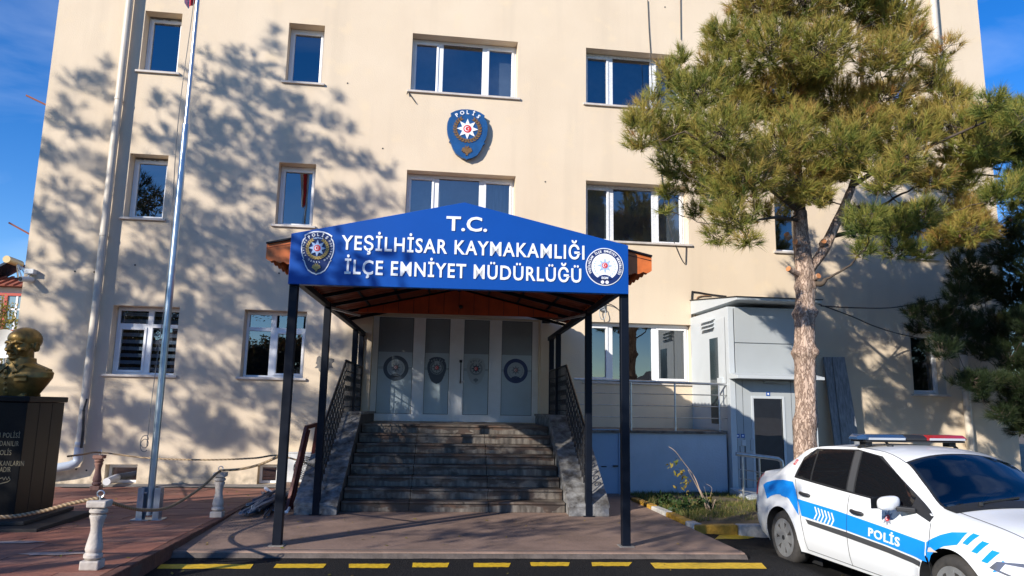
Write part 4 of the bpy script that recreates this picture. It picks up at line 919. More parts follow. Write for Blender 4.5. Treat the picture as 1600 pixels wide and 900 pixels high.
bm = bmesh.new(); bm.from_mesh(me); bmesh.ops.smooth_vert(bm, verts=bm.verts, factor=.5, use_axis_x=True, use_axis_y=True, use_axis_z=True); bm.to_mesh(me); bm.free(); smooth_by(me, True)
me.materials.clear(); me.materials.append(M_BRON)
bc = ay(38, 600, (pyf+pyb)/2); bo.location = (bc.x-.08, (pyf+pyb)/2, pzt+.076); bo.rotation_euler = (0, 0, R(-14)); bo.scale = (1.07, 1.04, .98)
tag(bo, "gilded bronze bust of a man in uniform collar on the black pedestal", "bust")
# ------------------------------------------------------------------ balusters and ropes
M_BALU = mat("white_stone_baluster", (.52, .475, .43), .7, var=(7, .3), bump=(24, .35)); M_BALR = mat("red_stone_baluster", (.30, .16, .125), .75, var=(7, .3), bump=(24, .35))
def baluster(pos, m, lab, h=.78, lean=0):
    t = thing('stone_baluster', pos, lab, "baluster", "rope barrier posts of the terrace"); s = h/.78; c = Vector(pos)
    MB().lathe([(.105*s, 0), (.105*s, .105*s)], c, 4, sq=True).build('base_block', m, t, bevel=.012)
    pr = [(.07, .105), (.088, .112), (.112, .135), (.112, .165), (.088, .188), (.095, .20), (.104, .225), (.10, .26), (.078, .36), (.066, .43), (.070, .49), (.086, .56), (.100, .595), (.096, .61), (.074, .618), (.085, .625), (.108, .645), (.108, .67), (.082, .69), (.08, .70)]
    MB().lathe([(r*s*.93, z*s) for r, z in pr], c, 16).build('shaft', m, t, smooth=35)
    MB().lathe([(.108*s, .70*s), (.112*s, .78*s)], c, 4, sq=True).build('cap_block', m, t, bevel=.012)
    MB().tube([c+Vector((0, 0, .775*s)), c+Vector((0, 0, .83*s))], .012, 8).tube([c+Vector((.03*math.cos(a), 0, .85*s+.03*math.sin(a))) for a in np.linspace(0, 6.28, 14)], .007, 5).build('ring_hook', M_STEEL, t, smooth=50)
    t.rotation_euler = (0, R(lean), 0); return t
def onter(px, py):
    z = 0
    for _ in range(6): p = az(px, py, z); z = zt(p.y)
    return Vector((p.x, p.y, z))
B1, B2, B3 = onter(143, 889), onter(339, 808), onter(150, 766)
def hgt(p, px, py): return ay(px, py, p.y).z-p.z
baluster(B1, M_BALU, "nearest white stone baluster holding two ropes at the terrace edge", max(.6, hgt(B1, 155, 783)), 1.0)
baluster(B2, M_BALU, "small white stone baluster beside the pile of metal profiles", max(.5, hgt(B2, 346, 738)))
baluster(B3, M_BALR, "reddish stone baluster by the wall next to the basement window", max(.5, hgt(B3, 157, 711)))
def rope_mat():
    m = mat("hemp_rope", (.36, .26, .15), .9); t = m.node_tree; N = t.nodes; L = t.links; g = N.new("ShaderNodeTexCoord"); w = N.new("ShaderNodeTexWave"); w.inputs["Scale"].default_value = 14; w.inputs["Distortion"].default_value = .5; w.bands_direction = 'DIAGONAL'
    L.new(g.outputs["Object"], w.inputs["Vector"]); rp = N.new("ShaderNodeValToRGB"); rp.color_ramp.elements[0].color = (.17, .115, .06, 1); rp.color_ramp.elements[1].color = (.42, .31, .19, 1); L.new(w.outputs[1], rp.inputs[0]); L.new(rp.outputs[0], N["Principled BSDF"].inputs["Base Color"])
    bp = N.new("ShaderNodeBump"); bp.inputs["Strength"].default_value = .8; bp.inputs["Distance"].default_value = .01; L.new(w.outputs[1], bp.inputs["Height"]); L.new(bp.outputs[0], N["Principled BSDF"].inputs["Normal"]); return m
M_ROPE = rope_mat()
def rope(pts, lab, r=.017):
    P = [Vector(p) for p in pts]; out = []
    for i in range(len(P)-1):
        a, b, c, d = P[max(i-1, 0)], P[i], P[i+1], P[min(i+2, len(P)-1)]
        for k in range(12):
            t = k/12; out.append(.5*((2*b)+(c-a)*t+(2*a-5*b+4*c-d)*t*t+(3*b-a-3*c+d)*t**3))
    out.append(P[-1]); o = MB().tube(out, r, 8).build('rope', M_ROPE, smooth=70); tag(o, lab, "rope", "ropes of the terrace barrier")
L1 = B1+Vector((0, 0, hgt(B1, 160, 778))); L2 = B2+Vector((0, 0, hgt(B2, 348, 735))); L3 = B3+Vector((0, 0, hgt(B3, 160, 707)))
def mid(A, B, t, px, py): q = A.lerp(B, t); return ay(px, py, q.y)
E0 = Vector((L1.x-2.6, L1.y+.1, .4)); e1 = ay(0, 808, L1.y+.06); e2 = ay(60, 800, L1.y+.03); e3 = ay(110, 787, L1.y)
rope([ay(-90, 800, L1.y+.1), e1, e2, e3, L1], "hemp rope running from the nearest baluster out past the pedestal")
rope([L1, mid(L1, L2, .18, 190, 790), mid(L1, L2, .36, 225, 797), mid(L1, L2, .55, 265, 792), mid(L1, L2, .8, 310, 765), mid(L1, L2, .93, 336, 742), L2], "hemp rope sagging between the nearest and the small white baluster")
PA = Vector(cw(-2.07, -7.09, 0)); PA.z = ay(430, 713, PA.y).z
rope([L2, mid(L2, PA, .3, 375, 733), mid(L2, PA, .6, 405, 726), PA], "hemp rope from the small white baluster up to the porch post")
PB = ay(436, 712, -3.0)
rope([ay(106, 713, -4.2), mid(ay(106, 713, -4.2), L3, .5, 130, 710), L3, ay(230, 715.5, -2.0), ay(320, 718.5, -2.5), ay(395, 716, -2.9), PB, cw(-2.05, -4.66, PB.z-.05)], "hemp rope along the wall from pedestal over the red baluster", .015)
# ------------------------------------------------------------------ odds and ends on the left
M_ACW = mat("white_ac_paint", (.70, .71, .70), .4)
a0, a1 = ay(446, 757, -.75), ay(482, 709, -.75)
ac = thing('air_conditioner', ((a0.x+a1.x)/2, -.6, zt(-.6)), "white outdoor air conditioning unit standing against the wall behind the steps", "air conditioner")
zA = a1.z; ax0_, ax1_ = a0.x, a0.x+.80
MB().box(ax0_, ax1_, -.75, -.45, a0.z+.04, zA).build('case', M_ACW, ac, bevel=.015); MB().box(ax0_-.01, ax1_+.01, -.76, -.44, zA+.001, zA+.02).build('lid', M_ACW, ac, bevel=.006)
for x in (ax0_+.1, ax1_-.16): MB().box(x, x+.06, -.77, -.42, zt(-.6), a0.z+.039).build('foot', M_BLACK, ac)
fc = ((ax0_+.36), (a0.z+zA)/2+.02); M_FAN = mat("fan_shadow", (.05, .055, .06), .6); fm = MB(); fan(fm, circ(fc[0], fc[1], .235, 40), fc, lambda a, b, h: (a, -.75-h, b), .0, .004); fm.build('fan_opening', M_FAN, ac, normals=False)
for k in range(7): rm_ = MB(); ring(rm_, fc[0], fc[1], .035*k+.018, .035*k+.026, lambda a, b, h: (a, -.757-h, b), 0, .012, 36); rm_.build('grille_ring', M_ACW, ac)
for k in range(8): t = math.pi*k/8; MB().bar((fc[0]-.235*math.cos(t), -.765, fc[1]-.235*math.sin(t)), (fc[0]+.235*math.cos(t), -.765, fc[1]+.235*math.sin(t)), .006).build('grille_bar', M_ACW, ac)
M_REDF = mat("red_oxide_paint", (.16, .03, .02), .55, var=(6, .35))
rf = thing('old_doorframe', az(452, 797, 0), "dark red steel door frame leaning against the side of the steps", "doorframe")
f0 = az(449, 799, .0); f1 = ay(479, 668, f0.y+.35); f2 = ay(496, 663, f0.y+.75); f3 = Vector((f2.x-.13, f2.y+.1, .0))
MB().bar(f0, f1, .05, .07).build('upright', M_REDF, rf); MB().bar(f1+Vector((-.01, 0, 0)), f2, .05, .06).build('head_bar', M_REDF, rf); MB().bar(f2, f3, .05, .07).build('upright', M_REDF, rf)
q0, q1 = f0.lerp(f1, .02)+Vector((.05, .03, 0)), f0.lerp(f1, .97)+Vector((.045, .02, 0)); MB().bar(q0, q1, .02, .05).build('rebate', M_REDF, rf)
M_PROF = [mat("blue_steel_profile", (.10, .17, .27), .4), mat("grey_steel_profile", (.34, .40, .47), .4), mat("dark_steel_profile", (.02, .03, .05), .5)]
rnd = random.Random(5)
for k in range(32):
    lay = k//11; cx_ = rnd.uniform(-2.86, -2.42); cy_ = rnd.uniform(-3.9, -3.1)-.5*rnd.random(); L_ = rnd.uniform(1.1, 2.3); ang = R(90)+rnd.uniform(-.24, .24)
    d = Vector((math.cos(ang), math.sin(ang), rnd.uniform(-.02, .03))); a = Vector((cx_, cy_, .035+.04*lay))-d*L_/2; b = a+d*L_
    for p_ in (a, b): p_.x = max(-2.97, min(p_.x, -2.36+.0)); p_.z = max(.02, p_.z)
    w = rnd.uniform(.022, .042); h = rnd.uniform(.02, .035); m = MB(); d = (b-a).normalized(); sdir = Vector((-d.y, d.x, 0)).normalized()*w/2
    m.bar(a, b, w, .006); m.bar(a+sdir+Vector((0, 0, h/2)), b+sdir+Vector((0, 0, h/2)), .006, h); m.bar(a-sdir+Vector((0, 0, h/2)), b-sdir+Vector((0, 0, h/2)), .006, h)
    tag(m.build('metal_profile', M_PROF[k % 3]), ("bluish", "pale grey", "dark")[k % 3]+" thin steel channel profile in the loose pile left of the steps", "metal profile", "steel profiles piled beside the steps")
e = [az(436, 801, .06), az(448, 800, .06), az(452, 794, .06)]
tag(MB().tube(e, .022, 8).build('pipe_elbow', M_WHITE, smooth=50), "short white plastic pipe elbow at the foot of the red frame", "pipe")
tag(MB().tube([az(415, 763, .12), az(424, 770, .10)], .03, 8).build('pipe_offcut', M_WHITE, smooth=50), "pale pipe offcut lying on top of the metal pile behind the porch post", "pipe")
tag(MB().tube([az(166, 757, 0)+Vector((0, 0, .05)), az(180, 751, 0)+Vector((0, .1, .06))], .07, 12).build('pipe_stub', M_WHITE, smooth=50), "white pipe stub lying under the basement window beside the red baluster", "pipe")
# security camera at the building corner
sc_ = thing('security_camera', (BL+.12, -.1, ay(42, 427, -.1).z), "small white security camera on the left corner of the building", "security camera"); cz = ay(42, 427, -.1).z; cx = ay(43, 427, -.1).x
MB().box(cx-.05, cx+.13, -.14, .0, cz-.01, cz+.09).build('junction_box', M_ACW, sc_, bevel=.01); MB().tube([(cx+.02, -.06, cz-.0), (cx+.02, -.10, cz-.10)], .02, 8).build('arm', M_ACW, sc_)
MB().tube([(cx+.07, -.03, cz-.12), (cx-.02, -.30, cz-.15)], .055, 14).build('housing', M_ACW, sc_, smooth=40); MB().tube([(cx-.02, -.302, cz-.15), (cx-.024, -.312, cz-.151)], .045, 14).build('lens', M_BLACK, sc_)
# leaning boards beside the tree
M_BOARD = mat("weathered_board", (.33, .35, .37), .85, var=(3, .45), stretch=(10, 10, .7), bump=(20, .4))
for (t0, t1, b0, b1, zo, lab) in ((1285.5, 1297, 1302, 1313, 0, "narrow weathered grey board leaning on the wall right of the tree trunk"), (1299, 1318, 1314, 1341, .04, "wide weathered grey board leaning on the wall right of the narrow one")):
    A = ay(t0, 558, -.10-zo); Bq = ay(t1, 558, -.10-zo); s0 = ay(b0, 690, -.42-zo); s1 = ay(b1, 690, -.42-zo); k = (A.z+.02)/(A.z-s0.z)
    C0, C1 = A+(s0-A)*k, Bq+(s1-Bq)*k; th = Vector((0, -.05, 0))
    o = MB().hexa([C0, C1, C1+th, C0+th], [A, Bq, Bq+th, A+th]).build('leaning_board', M_BOARD, bevel=.006); tag(o, lab, "board")
# cables
def cable(pts, r, lab, m=None, name='cable', y=None): tag(MB().tube(pts, r, 6).build(name, m or M_CABLE, smooth=60), lab, "cable")
def W_(l, y=-.03): return [ay(a, b, y) for a, b in l]
def smooth_pts(l, n=8):
    P = [Vector(p) for p in l]; out = []
    for i in range(len(P)-1):
        a, b, c, d = P[max(i-1, 0)], P[i], P[i+1], P[min(i+2, len(P)-1)]
        for k in range(n): t = k/n; out.append(.5*((2*b)+(c-a)*t+(2*a-5*b+4*c-d)*t*t+(3*b-a-3*c+d)*t**3))
    return out+[P[-1]]
cable(smooth_pts(W_([(1135, 463), (1110, 460), (1085, 456), (1081, 459), (1081, 490), (1082, 560), (1086, 590), (1085, 612), (1083, 617)])), .016, "black cable dropping down the wall beside the right ground-floor window")
cable(smooth_pts(W_([(1110, 462), (1093, 463), (1088, 470), (1086, 500), (1083, 540)])), .012, "thin brown cable beside the black one left of the lift", mat("brown_cable", (.30, .17, .09), .7))
cable(smooth_pts([ay(1283, 478, -2.1), ay(1340, 481, -1.5), ay(1400, 480, -.8), ay(1472, 466, -.06)]), .014, "dark blue overhead cable from the lift roof to the right part of the wall")
cable(smooth_pts([ay(1276, 474, -2.1), ay(1330, 494, -1.5), ay(1370, 511, -.9), ay(1420, 525, -.4), ay(1500, 538, -.06)]), .013, "black sagging cable from the lift roof past the far right window")
cable(smooth_pts(W_([(1012, 0), (1014, 45), (1017, 92), (1023, 200), (1033, 270), (1038, 310), (1046, 355), (1060, 395), (1070, 412), (1071.5, 400), (1072, 384)])), .009, "thin slack wire running down the wall across the right windows")
cable(W_([(1063, -40), (1063.5, 20), (1064, 62)]), .009, "thin straight wire at the top of the wall beside the slack wire")
hk = thing('cable_coil', ay(941, 480, -.05), "coil of grey cable hanging under the right eave of the porch", "cable coil"); c = ay(941, 478, -.08)
MB().box(c.x-.05, c.x+.05, -.07, 0, c.z-.1, c.z+.16).build('clamp', M_GREYP, hk); MB().tube([c+Vector((.075*math.cos(t), -.02+.012*math.sin(t*3), -.17+.14*math.sin(t))) for t in np.linspace(0, 19, 60)], .009, 5).build('loop', M_GREYP, hk, smooth=60)
MB().tube(smooth_pts([ay(938, 473, -.06), ay(952, 475, -.06), ay(962, 480, -.06), ay(970, 488, -.06)]), .010, 5).build('lead', M_CABLE, hk, smooth=60)
c = ay(852, 503, -.0); spot = thing('spot_lamp', (c.x, -.05, c.z), "small black spot lamp over the right end of the entrance doors", "lamp"); MB().box(c.x-.09, c.x+.09, -.14, -.03, c.z-.04, c.z+.04).build('housing', M_BLACK, spot, bevel=.01); MB().box(c.x-.02, c.x+.02, -.04, .0, c.z-.02, c.z+.02).build('bracket', M_BLACK, spot)
# ------------------------------------------------------------------ things beyond the left corner
hs = thing('house', (-17.5, 15, -.16), "distant white house with red tiled roof behind the left corner of the building", "house"); G = lambda px, py, d=0: ay(px, py, 14+d)
M_HW = mat("white_house_wall", (.62, .60, .57), .85, var=(2, .1)); M_RT = mat("red_roof_tile", (.33, .10, .06), .8, var=(4, .35), bump=(6, .6)); M_RFR = mat("red_window_frame", (.42, .06, .04), .6)
zw = G(10, 449).z; hx1 = -14.6
MB().box(-21.5, hx1, 14, 20, -.16, zw).build('wall', M_HW, hs); zr_ = G(10, 432).z
rfo = MB().hexa([(-21.9, 13.6, zw+.01), (hx1+.4, 13.6, zw+.01), (hx1+.4, 20.4, zw+.01), (-21.9, 20.4, zw+.01)], [(-21.6, 14.8, zr_+.1), (hx1+.1, 14.8, zr_+.1), (hx1+.1, 19.2, zr_+.1), (-21.6, 19.2, zr_+.1)]).build('roof', M_RT, hs)
for k in range(24):
    x = -21.4+.3*k; MB().bar((x, 13.58, zw+.03), (x+.0, 14.78, zr_+.12), .10, .06).build('roof_tile_row', M_RT, rfo)
wn = MB(); A, Bq = G(3, 462, -.0), G(32, 516, -.0)
wn.box(A.x-.7, Bq.x+.1, 13.90, 14, A.z, A.z+.10).box(A.x-.7, Bq.x+.1, 13.90, 14, Bq.z-.1, Bq.z).box(A.x+.14, A.x+.26, 13.9, 14, Bq.z, A.z).box(Bq.x, Bq.x+.1, 13.9, 14, Bq.z, A.z); wf = wn.build('window', M_RFR, hs)
MB().box(A.x-.6, Bq.x, 13.95, 13.99, Bq.z, A.z).build('pane', mat("far_glass", (.20, .30, .36), .1), wf); MB().box(A.x+.55, A.x+.62, 13.93, 13.96, Bq.z, A.z).build('glazing_bar', M_WHITE, wf); MB().box(A.x+.27, Bq.x, 13.93, 13.958, (A.z+Bq.z)/2+.1, (A.z+Bq.z)/2+.17).build('glazing_bar', M_WHITE, wf)
sh = thing('solar_heater', G(15, 430), "solar water heater with dark panel on the red roof of the distant house", "solar heater")
p0, p1 = G(-25, 432), G(20, 408); MB().bar(p0+Vector((0, .4, 0)), p1+Vector((0, .4, 0)), 1.2, .08, (.5, 0, 1)).build('collector_panel', mat("solar_panel", (.02, .025, .035), .25), sh)
tk = G(19, 408); MB().tube([(tk.x-.0, 13.6, tk.z), (tk.x+.0, 14.6, tk.z)], .14, 16).build('tank', mat("tank_tan", (.55, .42, .20), .5), sh, smooth=50)
for q in ((28, 432), (35, 428), (22, 432)): MB().bar(tk+Vector((.05, .2, 0)), G(*q)+Vector((0, .3, 0)), .05).build('leg', M_STEEL, sh)
MB().bar(G(20, 411)+Vector((0, .3, 0)), G(35, 420)+Vector((0, .3, 0)), .12, .06).build('brace', M_STEEL, sh)
ds = thing('satellite_dish', ay(6, 545, 2.5), "pale satellite dish seen behind the bust at the left edge", "satellite dish"); c = ay(5, 537, 2.5)
MB().lathe([(.02, .14), (.14, .11), (.26, .05), (.34, 0), (.33, .01), (.25, .065), (.13, .125), (.01, .155)], c, 24, 'y').build('dish', M_ACW, ds, smooth=50); MB().tube([c+Vector((0, .14, 0)), (c.x, c.y+.2, -.1)], .03, 8).build('mast', M_STEEL, ds)
# ------------------------------------------------------------------ trees
def foliage_mat(name, ramp, trans=.25, rough=.6):
    m = bpy.data.materials.new(name); m.use_nodes = True; t = m.node_tree; N = t.nodes; L = t.links; b = N["Principled BSDF"]; out = N["Material Output"]
    at = N.new("ShaderNodeAttribute"); at.attribute_name = 'tint'; rp = N.new("ShaderNodeValToRGB"); e = rp.color_ramp.elements
    e[0].position, e[0].color = ramp[0][0], (*ramp[0][1], 1); e[1].position, e[1].color = ramp[-1][0], (*ramp[-1][1], 1)
    for p, c in ramp[1:-1]: x = e.new(p); x.color = (*c, 1)
    L.new(at.outputs["Fac"], rp.inputs[0]); L.new(rp.outputs[0], b.inputs["Base Color"]); b.inputs["Roughness"].default_value = rough; b.inputs["Specular IOR Level"].default_value = .3
    tr = N.new("ShaderNodeBsdfTranslucent"); L.new(rp.outputs[0], tr.inputs[0]); mx = N.new("ShaderNodeMixShader"); mx.inputs[0].default_value = trans
    L.new(b.outputs[0], mx.inputs[1]); L.new(tr.outputs[0], mx.inputs[2]); L.new(mx.outputs[0], out.inputs[0]); return m
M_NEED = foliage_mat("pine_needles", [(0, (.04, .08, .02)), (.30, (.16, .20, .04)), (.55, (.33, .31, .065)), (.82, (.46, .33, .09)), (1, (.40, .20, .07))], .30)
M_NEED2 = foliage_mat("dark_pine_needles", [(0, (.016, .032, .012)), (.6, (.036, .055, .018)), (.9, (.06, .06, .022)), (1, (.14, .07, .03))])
M_LEAF = foliage_mat("bronze_leaves", [(0, (.04, .05, .015)), (.5, (.08, .075, .02)), (1, (.16, .08, .02))], .3)
M_YLEAF = foliage_mat("yellow_leaves", [(0, (.10, .12, .02)), (.5, (.26, .22, .04)), (1, (.42, .28, .05))], .35)
def bark(name, a, bcol, scale):
    m = mat(name, a, .9); t = m.node_tree; N = t.nodes; L = t.links; g = N.new("ShaderNodeTexCoord"); mp = N.new("ShaderNodeMapping"); mp.inputs["Scale"].default_value = (1, 1, .33); L.new(g.outputs["Object"], mp.inputs[0])
    v = N.new("ShaderNodeTexVoronoi"); v.feature = 'DISTANCE_TO_EDGE'; v.inputs["Scale"].default_value = scale; n = N.new("ShaderNodeTexNoise"); n.inputs["Scale"].default_value = scale*.7; n.inputs["Detail"].default_value = 8; L.new(mp.outputs[0], n.inputs["Vector"])
    ad = N.new("ShaderNodeMix"); ad.data_type = 'RGBA'; ad.inputs[0].default_value = .35; L.new(mp.outputs[0], ad.inputs[6]); L.new(n.outputs[1], ad.inputs[7]); L.new(ad.outputs[2], v.inputs["Vector"])
    rp = N.new("ShaderNodeValToRGB"); rp.color_ramp.elements[0].color = (*bcol, 1); rp.color_ramp.elements[1].color = (*a, 1); rp.color_ramp.elements[1].position = .16; L.new(v.outputs["Distance"], rp.inputs[0])
    mx = N.new("ShaderNodeMix"); mx.data_type = 'RGBA'; mx.blend_type = 'MULTIPLY'; mx.inputs[0].default_value = .75; L.new(rp.outputs[0], mx.inputs[6]); r2 = N.new("ShaderNodeValToRGB"); r2.color_ramp.elements[0].position = .35; r2.color_ramp.elements[0].color = (.55, .50, .46, 1); r2.color_ramp.elements[1].position = .62; r2.color_ramp.elements[1].color = (1.15, 1.1, 1.05, 1); L.new(n.outputs[0], r2.inputs[0]); L.new(r2.outputs[0], mx.inputs[7]); L.new(mx.outputs[2], N["Principled BSDF"].inputs["Base Color"])
    bp = N.new("ShaderNodeBump"); bp.inputs["Strength"].default_value = 1; bp.inputs["Distance"].default_value = .03; L.new(rp.outputs[0], bp.inputs["Height"]); L.new(bp.outputs[0], N["Principled BSDF"].inputs["Normal"]); return m
M_BARK = bark("pine_bark", (.52, .40, .32), (.20, .13, .095), 15)
M_TWIG = mat("twig_bark", (.10, .075, .055), .9, var=(6, .4)); M_CUT = mat("cut_wood", (.52, .21, .08), .8)
def np_mesh(name, V, F, mtl, tint=None, parent=None, smooth=False, local=False):
    me = bpy.data.meshes.new(name); k = F.shape[1]; V = np.asarray(V, np.float32)
    if parent is not None and not local: V = V-np.array(PM[parent].translation, np.float32)
    me.vertices.add(len(V)); me.vertices.foreach_set('co', V.ravel()); me.loops.add(F.size); me.loops.foreach_set('vertex_index', F.ravel().astype(np.int32))
    me.polygons.add(len(F)); me.polygons.foreach_set('loop_start', np.arange(0, F.size, k, dtype=np.int32)); me.materials.append(mtl)
    if tint is not None: a = me.attributes.new('tint', 'FLOAT', 'POINT'); a.data.foreach_set('value', np.asarray(tint, np.float32))
    me.update(); me.validate(); o = bpy.data.objects.new(name, me); COL.objects.link(o)
    if parent is not None: o.parent = parent; PM[o] = PM[parent]
    return o
def unit(a): return a/(np.linalg.norm(a, axis=-1, keepdims=True)+1e-9)
def needles(P, D, tint, n=42, ln=.13, w=.006, spread=.95, rng=RNG):
    """tufts at P along D -> one triangle per needle"""
    m = len(P); P = np.repeat(P, n, 0); D = np.repeat(D, n, 0); T = np.repeat(tint, n)+rng.normal(0, .09, m*n)
    d = unit(D+rng.normal(0, spread*.55, (m*n, 3))); L_ = ln*rng.uniform(.6, 1.15, (m*n, 1)); b = P-D*(rng.uniform(0, .75, (m*n, 1))*ln)
    tip = b+d*L_; tip[:, 2] -= .02*L_[:, 0]; s = unit(np.cross(d, rng.normal(0, 1, (m*n, 3))))*(w*.5)
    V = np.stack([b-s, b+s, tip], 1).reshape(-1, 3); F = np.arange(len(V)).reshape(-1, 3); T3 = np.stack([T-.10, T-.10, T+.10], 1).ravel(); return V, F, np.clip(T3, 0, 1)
def leaves(P, D, tint, n=10, sz=.09, spread=.25, rng=RNG):
    m = len(P); c = np.repeat(P, n, 0)+rng.normal(0, spread, (m*n, 3)); T = np.repeat(tint, n)+rng.normal(0, .18, m*n)
    a = unit(rng.normal(0, 1, (m*n, 3))); b = unit(np.cross(a, rng.normal(0, 1, (m*n, 3)))); s = sz*rng.uniform(.6, 1.2, (m*n, 1))
    V = np.stack([c-a*s, c+b*s*.45, c+a*s, c-b*s*.45], 1).reshape(-1, 4*1, 3).reshape(-1, 3); F = np.arange(len(V)).reshape(-1, 4); return V, F, np.repeat(np.clip(T, 0, 1), 4)
class Skel:
    def __init__(s): s.mb = MB(); s.nodes = []
    def limb(s, pts, r0, r1, n=7, sub=5, wob=.0):
        P = smooth_pts(pts, sub) if len(pts) > 2 else [Vector(pts[0]).lerp(Vector(pts[1]), k/sub) for k in range(sub+1)]
        m = len(P); P = [p+Vector(RNG.normal(0, wob, 3)) if 0 < i < m-1 else p for i, p in enumerate(P)]
        rr = [r0+(r1-r0)*i/(m-1) for i in range(m)]; s.mb.tube(P, rr, n); s.nodes += [(p, r) for p, r in zip(P, rr)]; return P
    def nearest(s, c, up=.0):
        A = np.array([tuple(p) for p, r in s.nodes]); w = np.array([r for p, r in s.nodes]); d = np.linalg.norm(A-np.array(c), axis=1)+np.maximum(0, A[:, 2]-c[2]+.15)*1.2-np.minimum(w, .06)*2; return s.nodes[int(np.argmin(d))]
def crown_on(sk, clumps, per=95, flat=.72, rng=RNG, twr=.006, tw_n=3, updir=.55, tintf=None, step=.16):
    """branches to every clump, twigs in it, returns tuft positions, directions, tints"""
    P = []; D = []; T = []
    order = sorted(clumps, key=lambda c: min((Vector(c[0])-p).length for p, r in sk.nodes))
    for c, r, tb in order:
        c = Vector(c); q, qr = sk.nearest(c-Vector((0, 0, .2*r))); mid_ = q.lerp(c, .55)+Vector(rng.normal(0, .10*r+.02, 3))-Vector((0, 0, .12*(c-q).length*.5))
        sk.limb([q, mid_, c-Vector((0, 0, .15*r))], min(qr*.7, .012+.022*r+.006*(c-q).length), .008, 5, 5, .012)
        n = max(5, int(per*r*r)); base = c-Vector((0, 0, .35*r)); nb = len(sk.nodes)
        out = (c-q).normalized() if (c-q).length > .01 else Vector((0, 0, 1))
        for k in range(n):
            d = Vector(rng.normal(0, 1, 3)); d = d.normalized()*(rng.uniform(.25, 1)**.5); d.z *= flat
            e = c+d*r; st = base.lerp(c, rng.uniform(.1, 1))+Vector(rng.normal(0, .12*r, 3)); 
            dr = ((e-st).normalized()*.8+out*.25+Vector((0, 0, updir))).normalized()
            if k % tw_n == 0 and twr: sk.mb.tube([st, st.lerp(e, .55)-Vector((0, 0, .04*r)), e], [twr*1.3, twr, twr*.5], 3, False)
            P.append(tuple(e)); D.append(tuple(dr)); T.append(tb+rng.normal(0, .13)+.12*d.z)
    return np.array(P), np.array(D), np.array(T)
# --- the sunlit pine before the lift tower
YT = -4.75
tb_ = ay(1259, 715, YT); tbase = Vector((tb_.x+.02, YT, -.03))
pine = thing('pine_tree', tbase, "sunlit pine with knotted bare trunk and wide yellowish crown beside the police car", "tree")
def trunk_mesh(path, n=40, seg=90, knots=(), seed=1):
    rg = np.random.default_rng(seed); pts = smooth_pts([p for p, r in path], 24); ks = np.linspace(0, len(path)-1, len(pts)); rr = np.interp(ks, range(len(path)), [r for p, r in path])
    ph = rg.uniform(0, 6.28, 12); v = []
    for i, p in enumerate(pts):
        kb_ = sum(a*math.exp(-((p.z-z)/s)**2) for z, a, s in knots)
        for k in range(n):
            t = 2*math.pi*k/n; r = rr[i]*(1+.035*math.sin(3*t+ph[0]+p.z*1.3)+.03*math.sin(5*t+ph[1]-p.z*2.1)+.022*math.sin(9*t+p.z*7+ph[2])+.02*math.sin(14*t-p.z*11+ph[3])+.012*rg.normal())+kb_*(1+.35*math.sin(4*t+ph[4]+p.z*9)+.2*math.sin(7*t+ph[5]))
            v.append((p.x+r*math.cos(t), p.y+r*math.sin(t), p.z))
    m = MB(); m.add(v, [(i*n+k, i*n+(k+1) % n, (i+1)*n+(k+1) % n, (i+1)*n+k) for i in range(len(pts)-1) for k in range(n)]); return m, pts
tz = lambda px, py: ay(px, py, YT)
k1, k2 = tz(1258, 489).z, tz(1258, 550).z
path = [((tbase.x, YT, -.1), .215), (tz(1258, 690), .175), (tz(1260, 640), .165), (tz(1259, 590), .163), (tz(1258, 520), .158), (tz(1258, 460), .150), (tz(1257, 425), .150), (tz(1252, 380), .125), (tz(1250, 330), .105)]
tm, tp = trunk_mesh(path, knots=((k1, .050, .075), (k2, .058, .085), (tz(1258, 448).z, .02, .07), (tz(1258, 660).z, .02, .12), (tz(1258, 428).z, .015, .1)))
tm.build('trunk', M_BARK, pine, smooth=True)
sk = Skel(); sk.nodes += [(p, .1) for p in tp[len(tp)*7//9:]]
s2, tp2 = trunk_mesh([(tz(1262, 424), .105), (tz(1285, 394), .098), (tz(1305, 352), .085), (tz(1318, 325), .075), (tz(1330, 295), .065)], n=24, seed=5); s2.build('limb', M_BARK, pine, smooth=True); sk.nodes += [(p, .07) for p in tp2[20:]]
for (px, py, qx, qy, off) in ((1246, 428, 1232, 420, -.10), (1268, 437, 1279, 431, -.16), (1252, 383, 1243, 378, -.12), (1233, 372, 1229, 366, -.05), (1284, 382, 1287, 377, -.10)):
    a = ay(px, py, YT-.05); b = ay(qx, qy, YT-.05+off); d = (b-a).normalized(); o = MB().tube([a, b], [.052, .045], 12).build('cut_branch', M_BARK, pine, smooth=40)
    MB().tube([b, b+d*.006], .045, 12).build('cut_face', M_CUT, o)
sk.limb([tz(1270, 440), ay(1283, 444, YT-.2), ay(1290, 436, YT-.25)], .05, .035, 8)
sk.limb([tz(1250, 332), tz(1246, 280), tz(1243, 210), tz(1238, 120), tz(1232, 40), tz(1228, -30)], .10, .03, 8, 6)
sk.limb([tz(1330, 295), tz(1342, 250), tz(1350, 180), tz(1345, 100), tz(1340, 30)], .062, .02, 8, 6)
sk.limb([tz(1248, 330), ay(1190, 285, YT-.5), ay(1130, 245, YT-.9), ay(1070, 205, YT-1.2)], .05, .015, 7, 6)
sk.limb([tz(1250, 300), ay(1200, 285, YT+.7), ay(1150, 270, YT+1.4), ay(1110, 290, YT+1.9)], .05, .015, 7, 6)
sk.limb([tz(1332, 290), ay(1390, 255, YT-.3), ay(1460, 225, YT-.7), ay(1540, 190, YT-.9)], .05, .015, 7, 6)
sk.limb([tz(1315, 330), ay(1370, 325, YT+.6), ay(1430, 330, YT+1.2), ay(1500, 345, YT+1.4)], .05, .015, 7, 6)
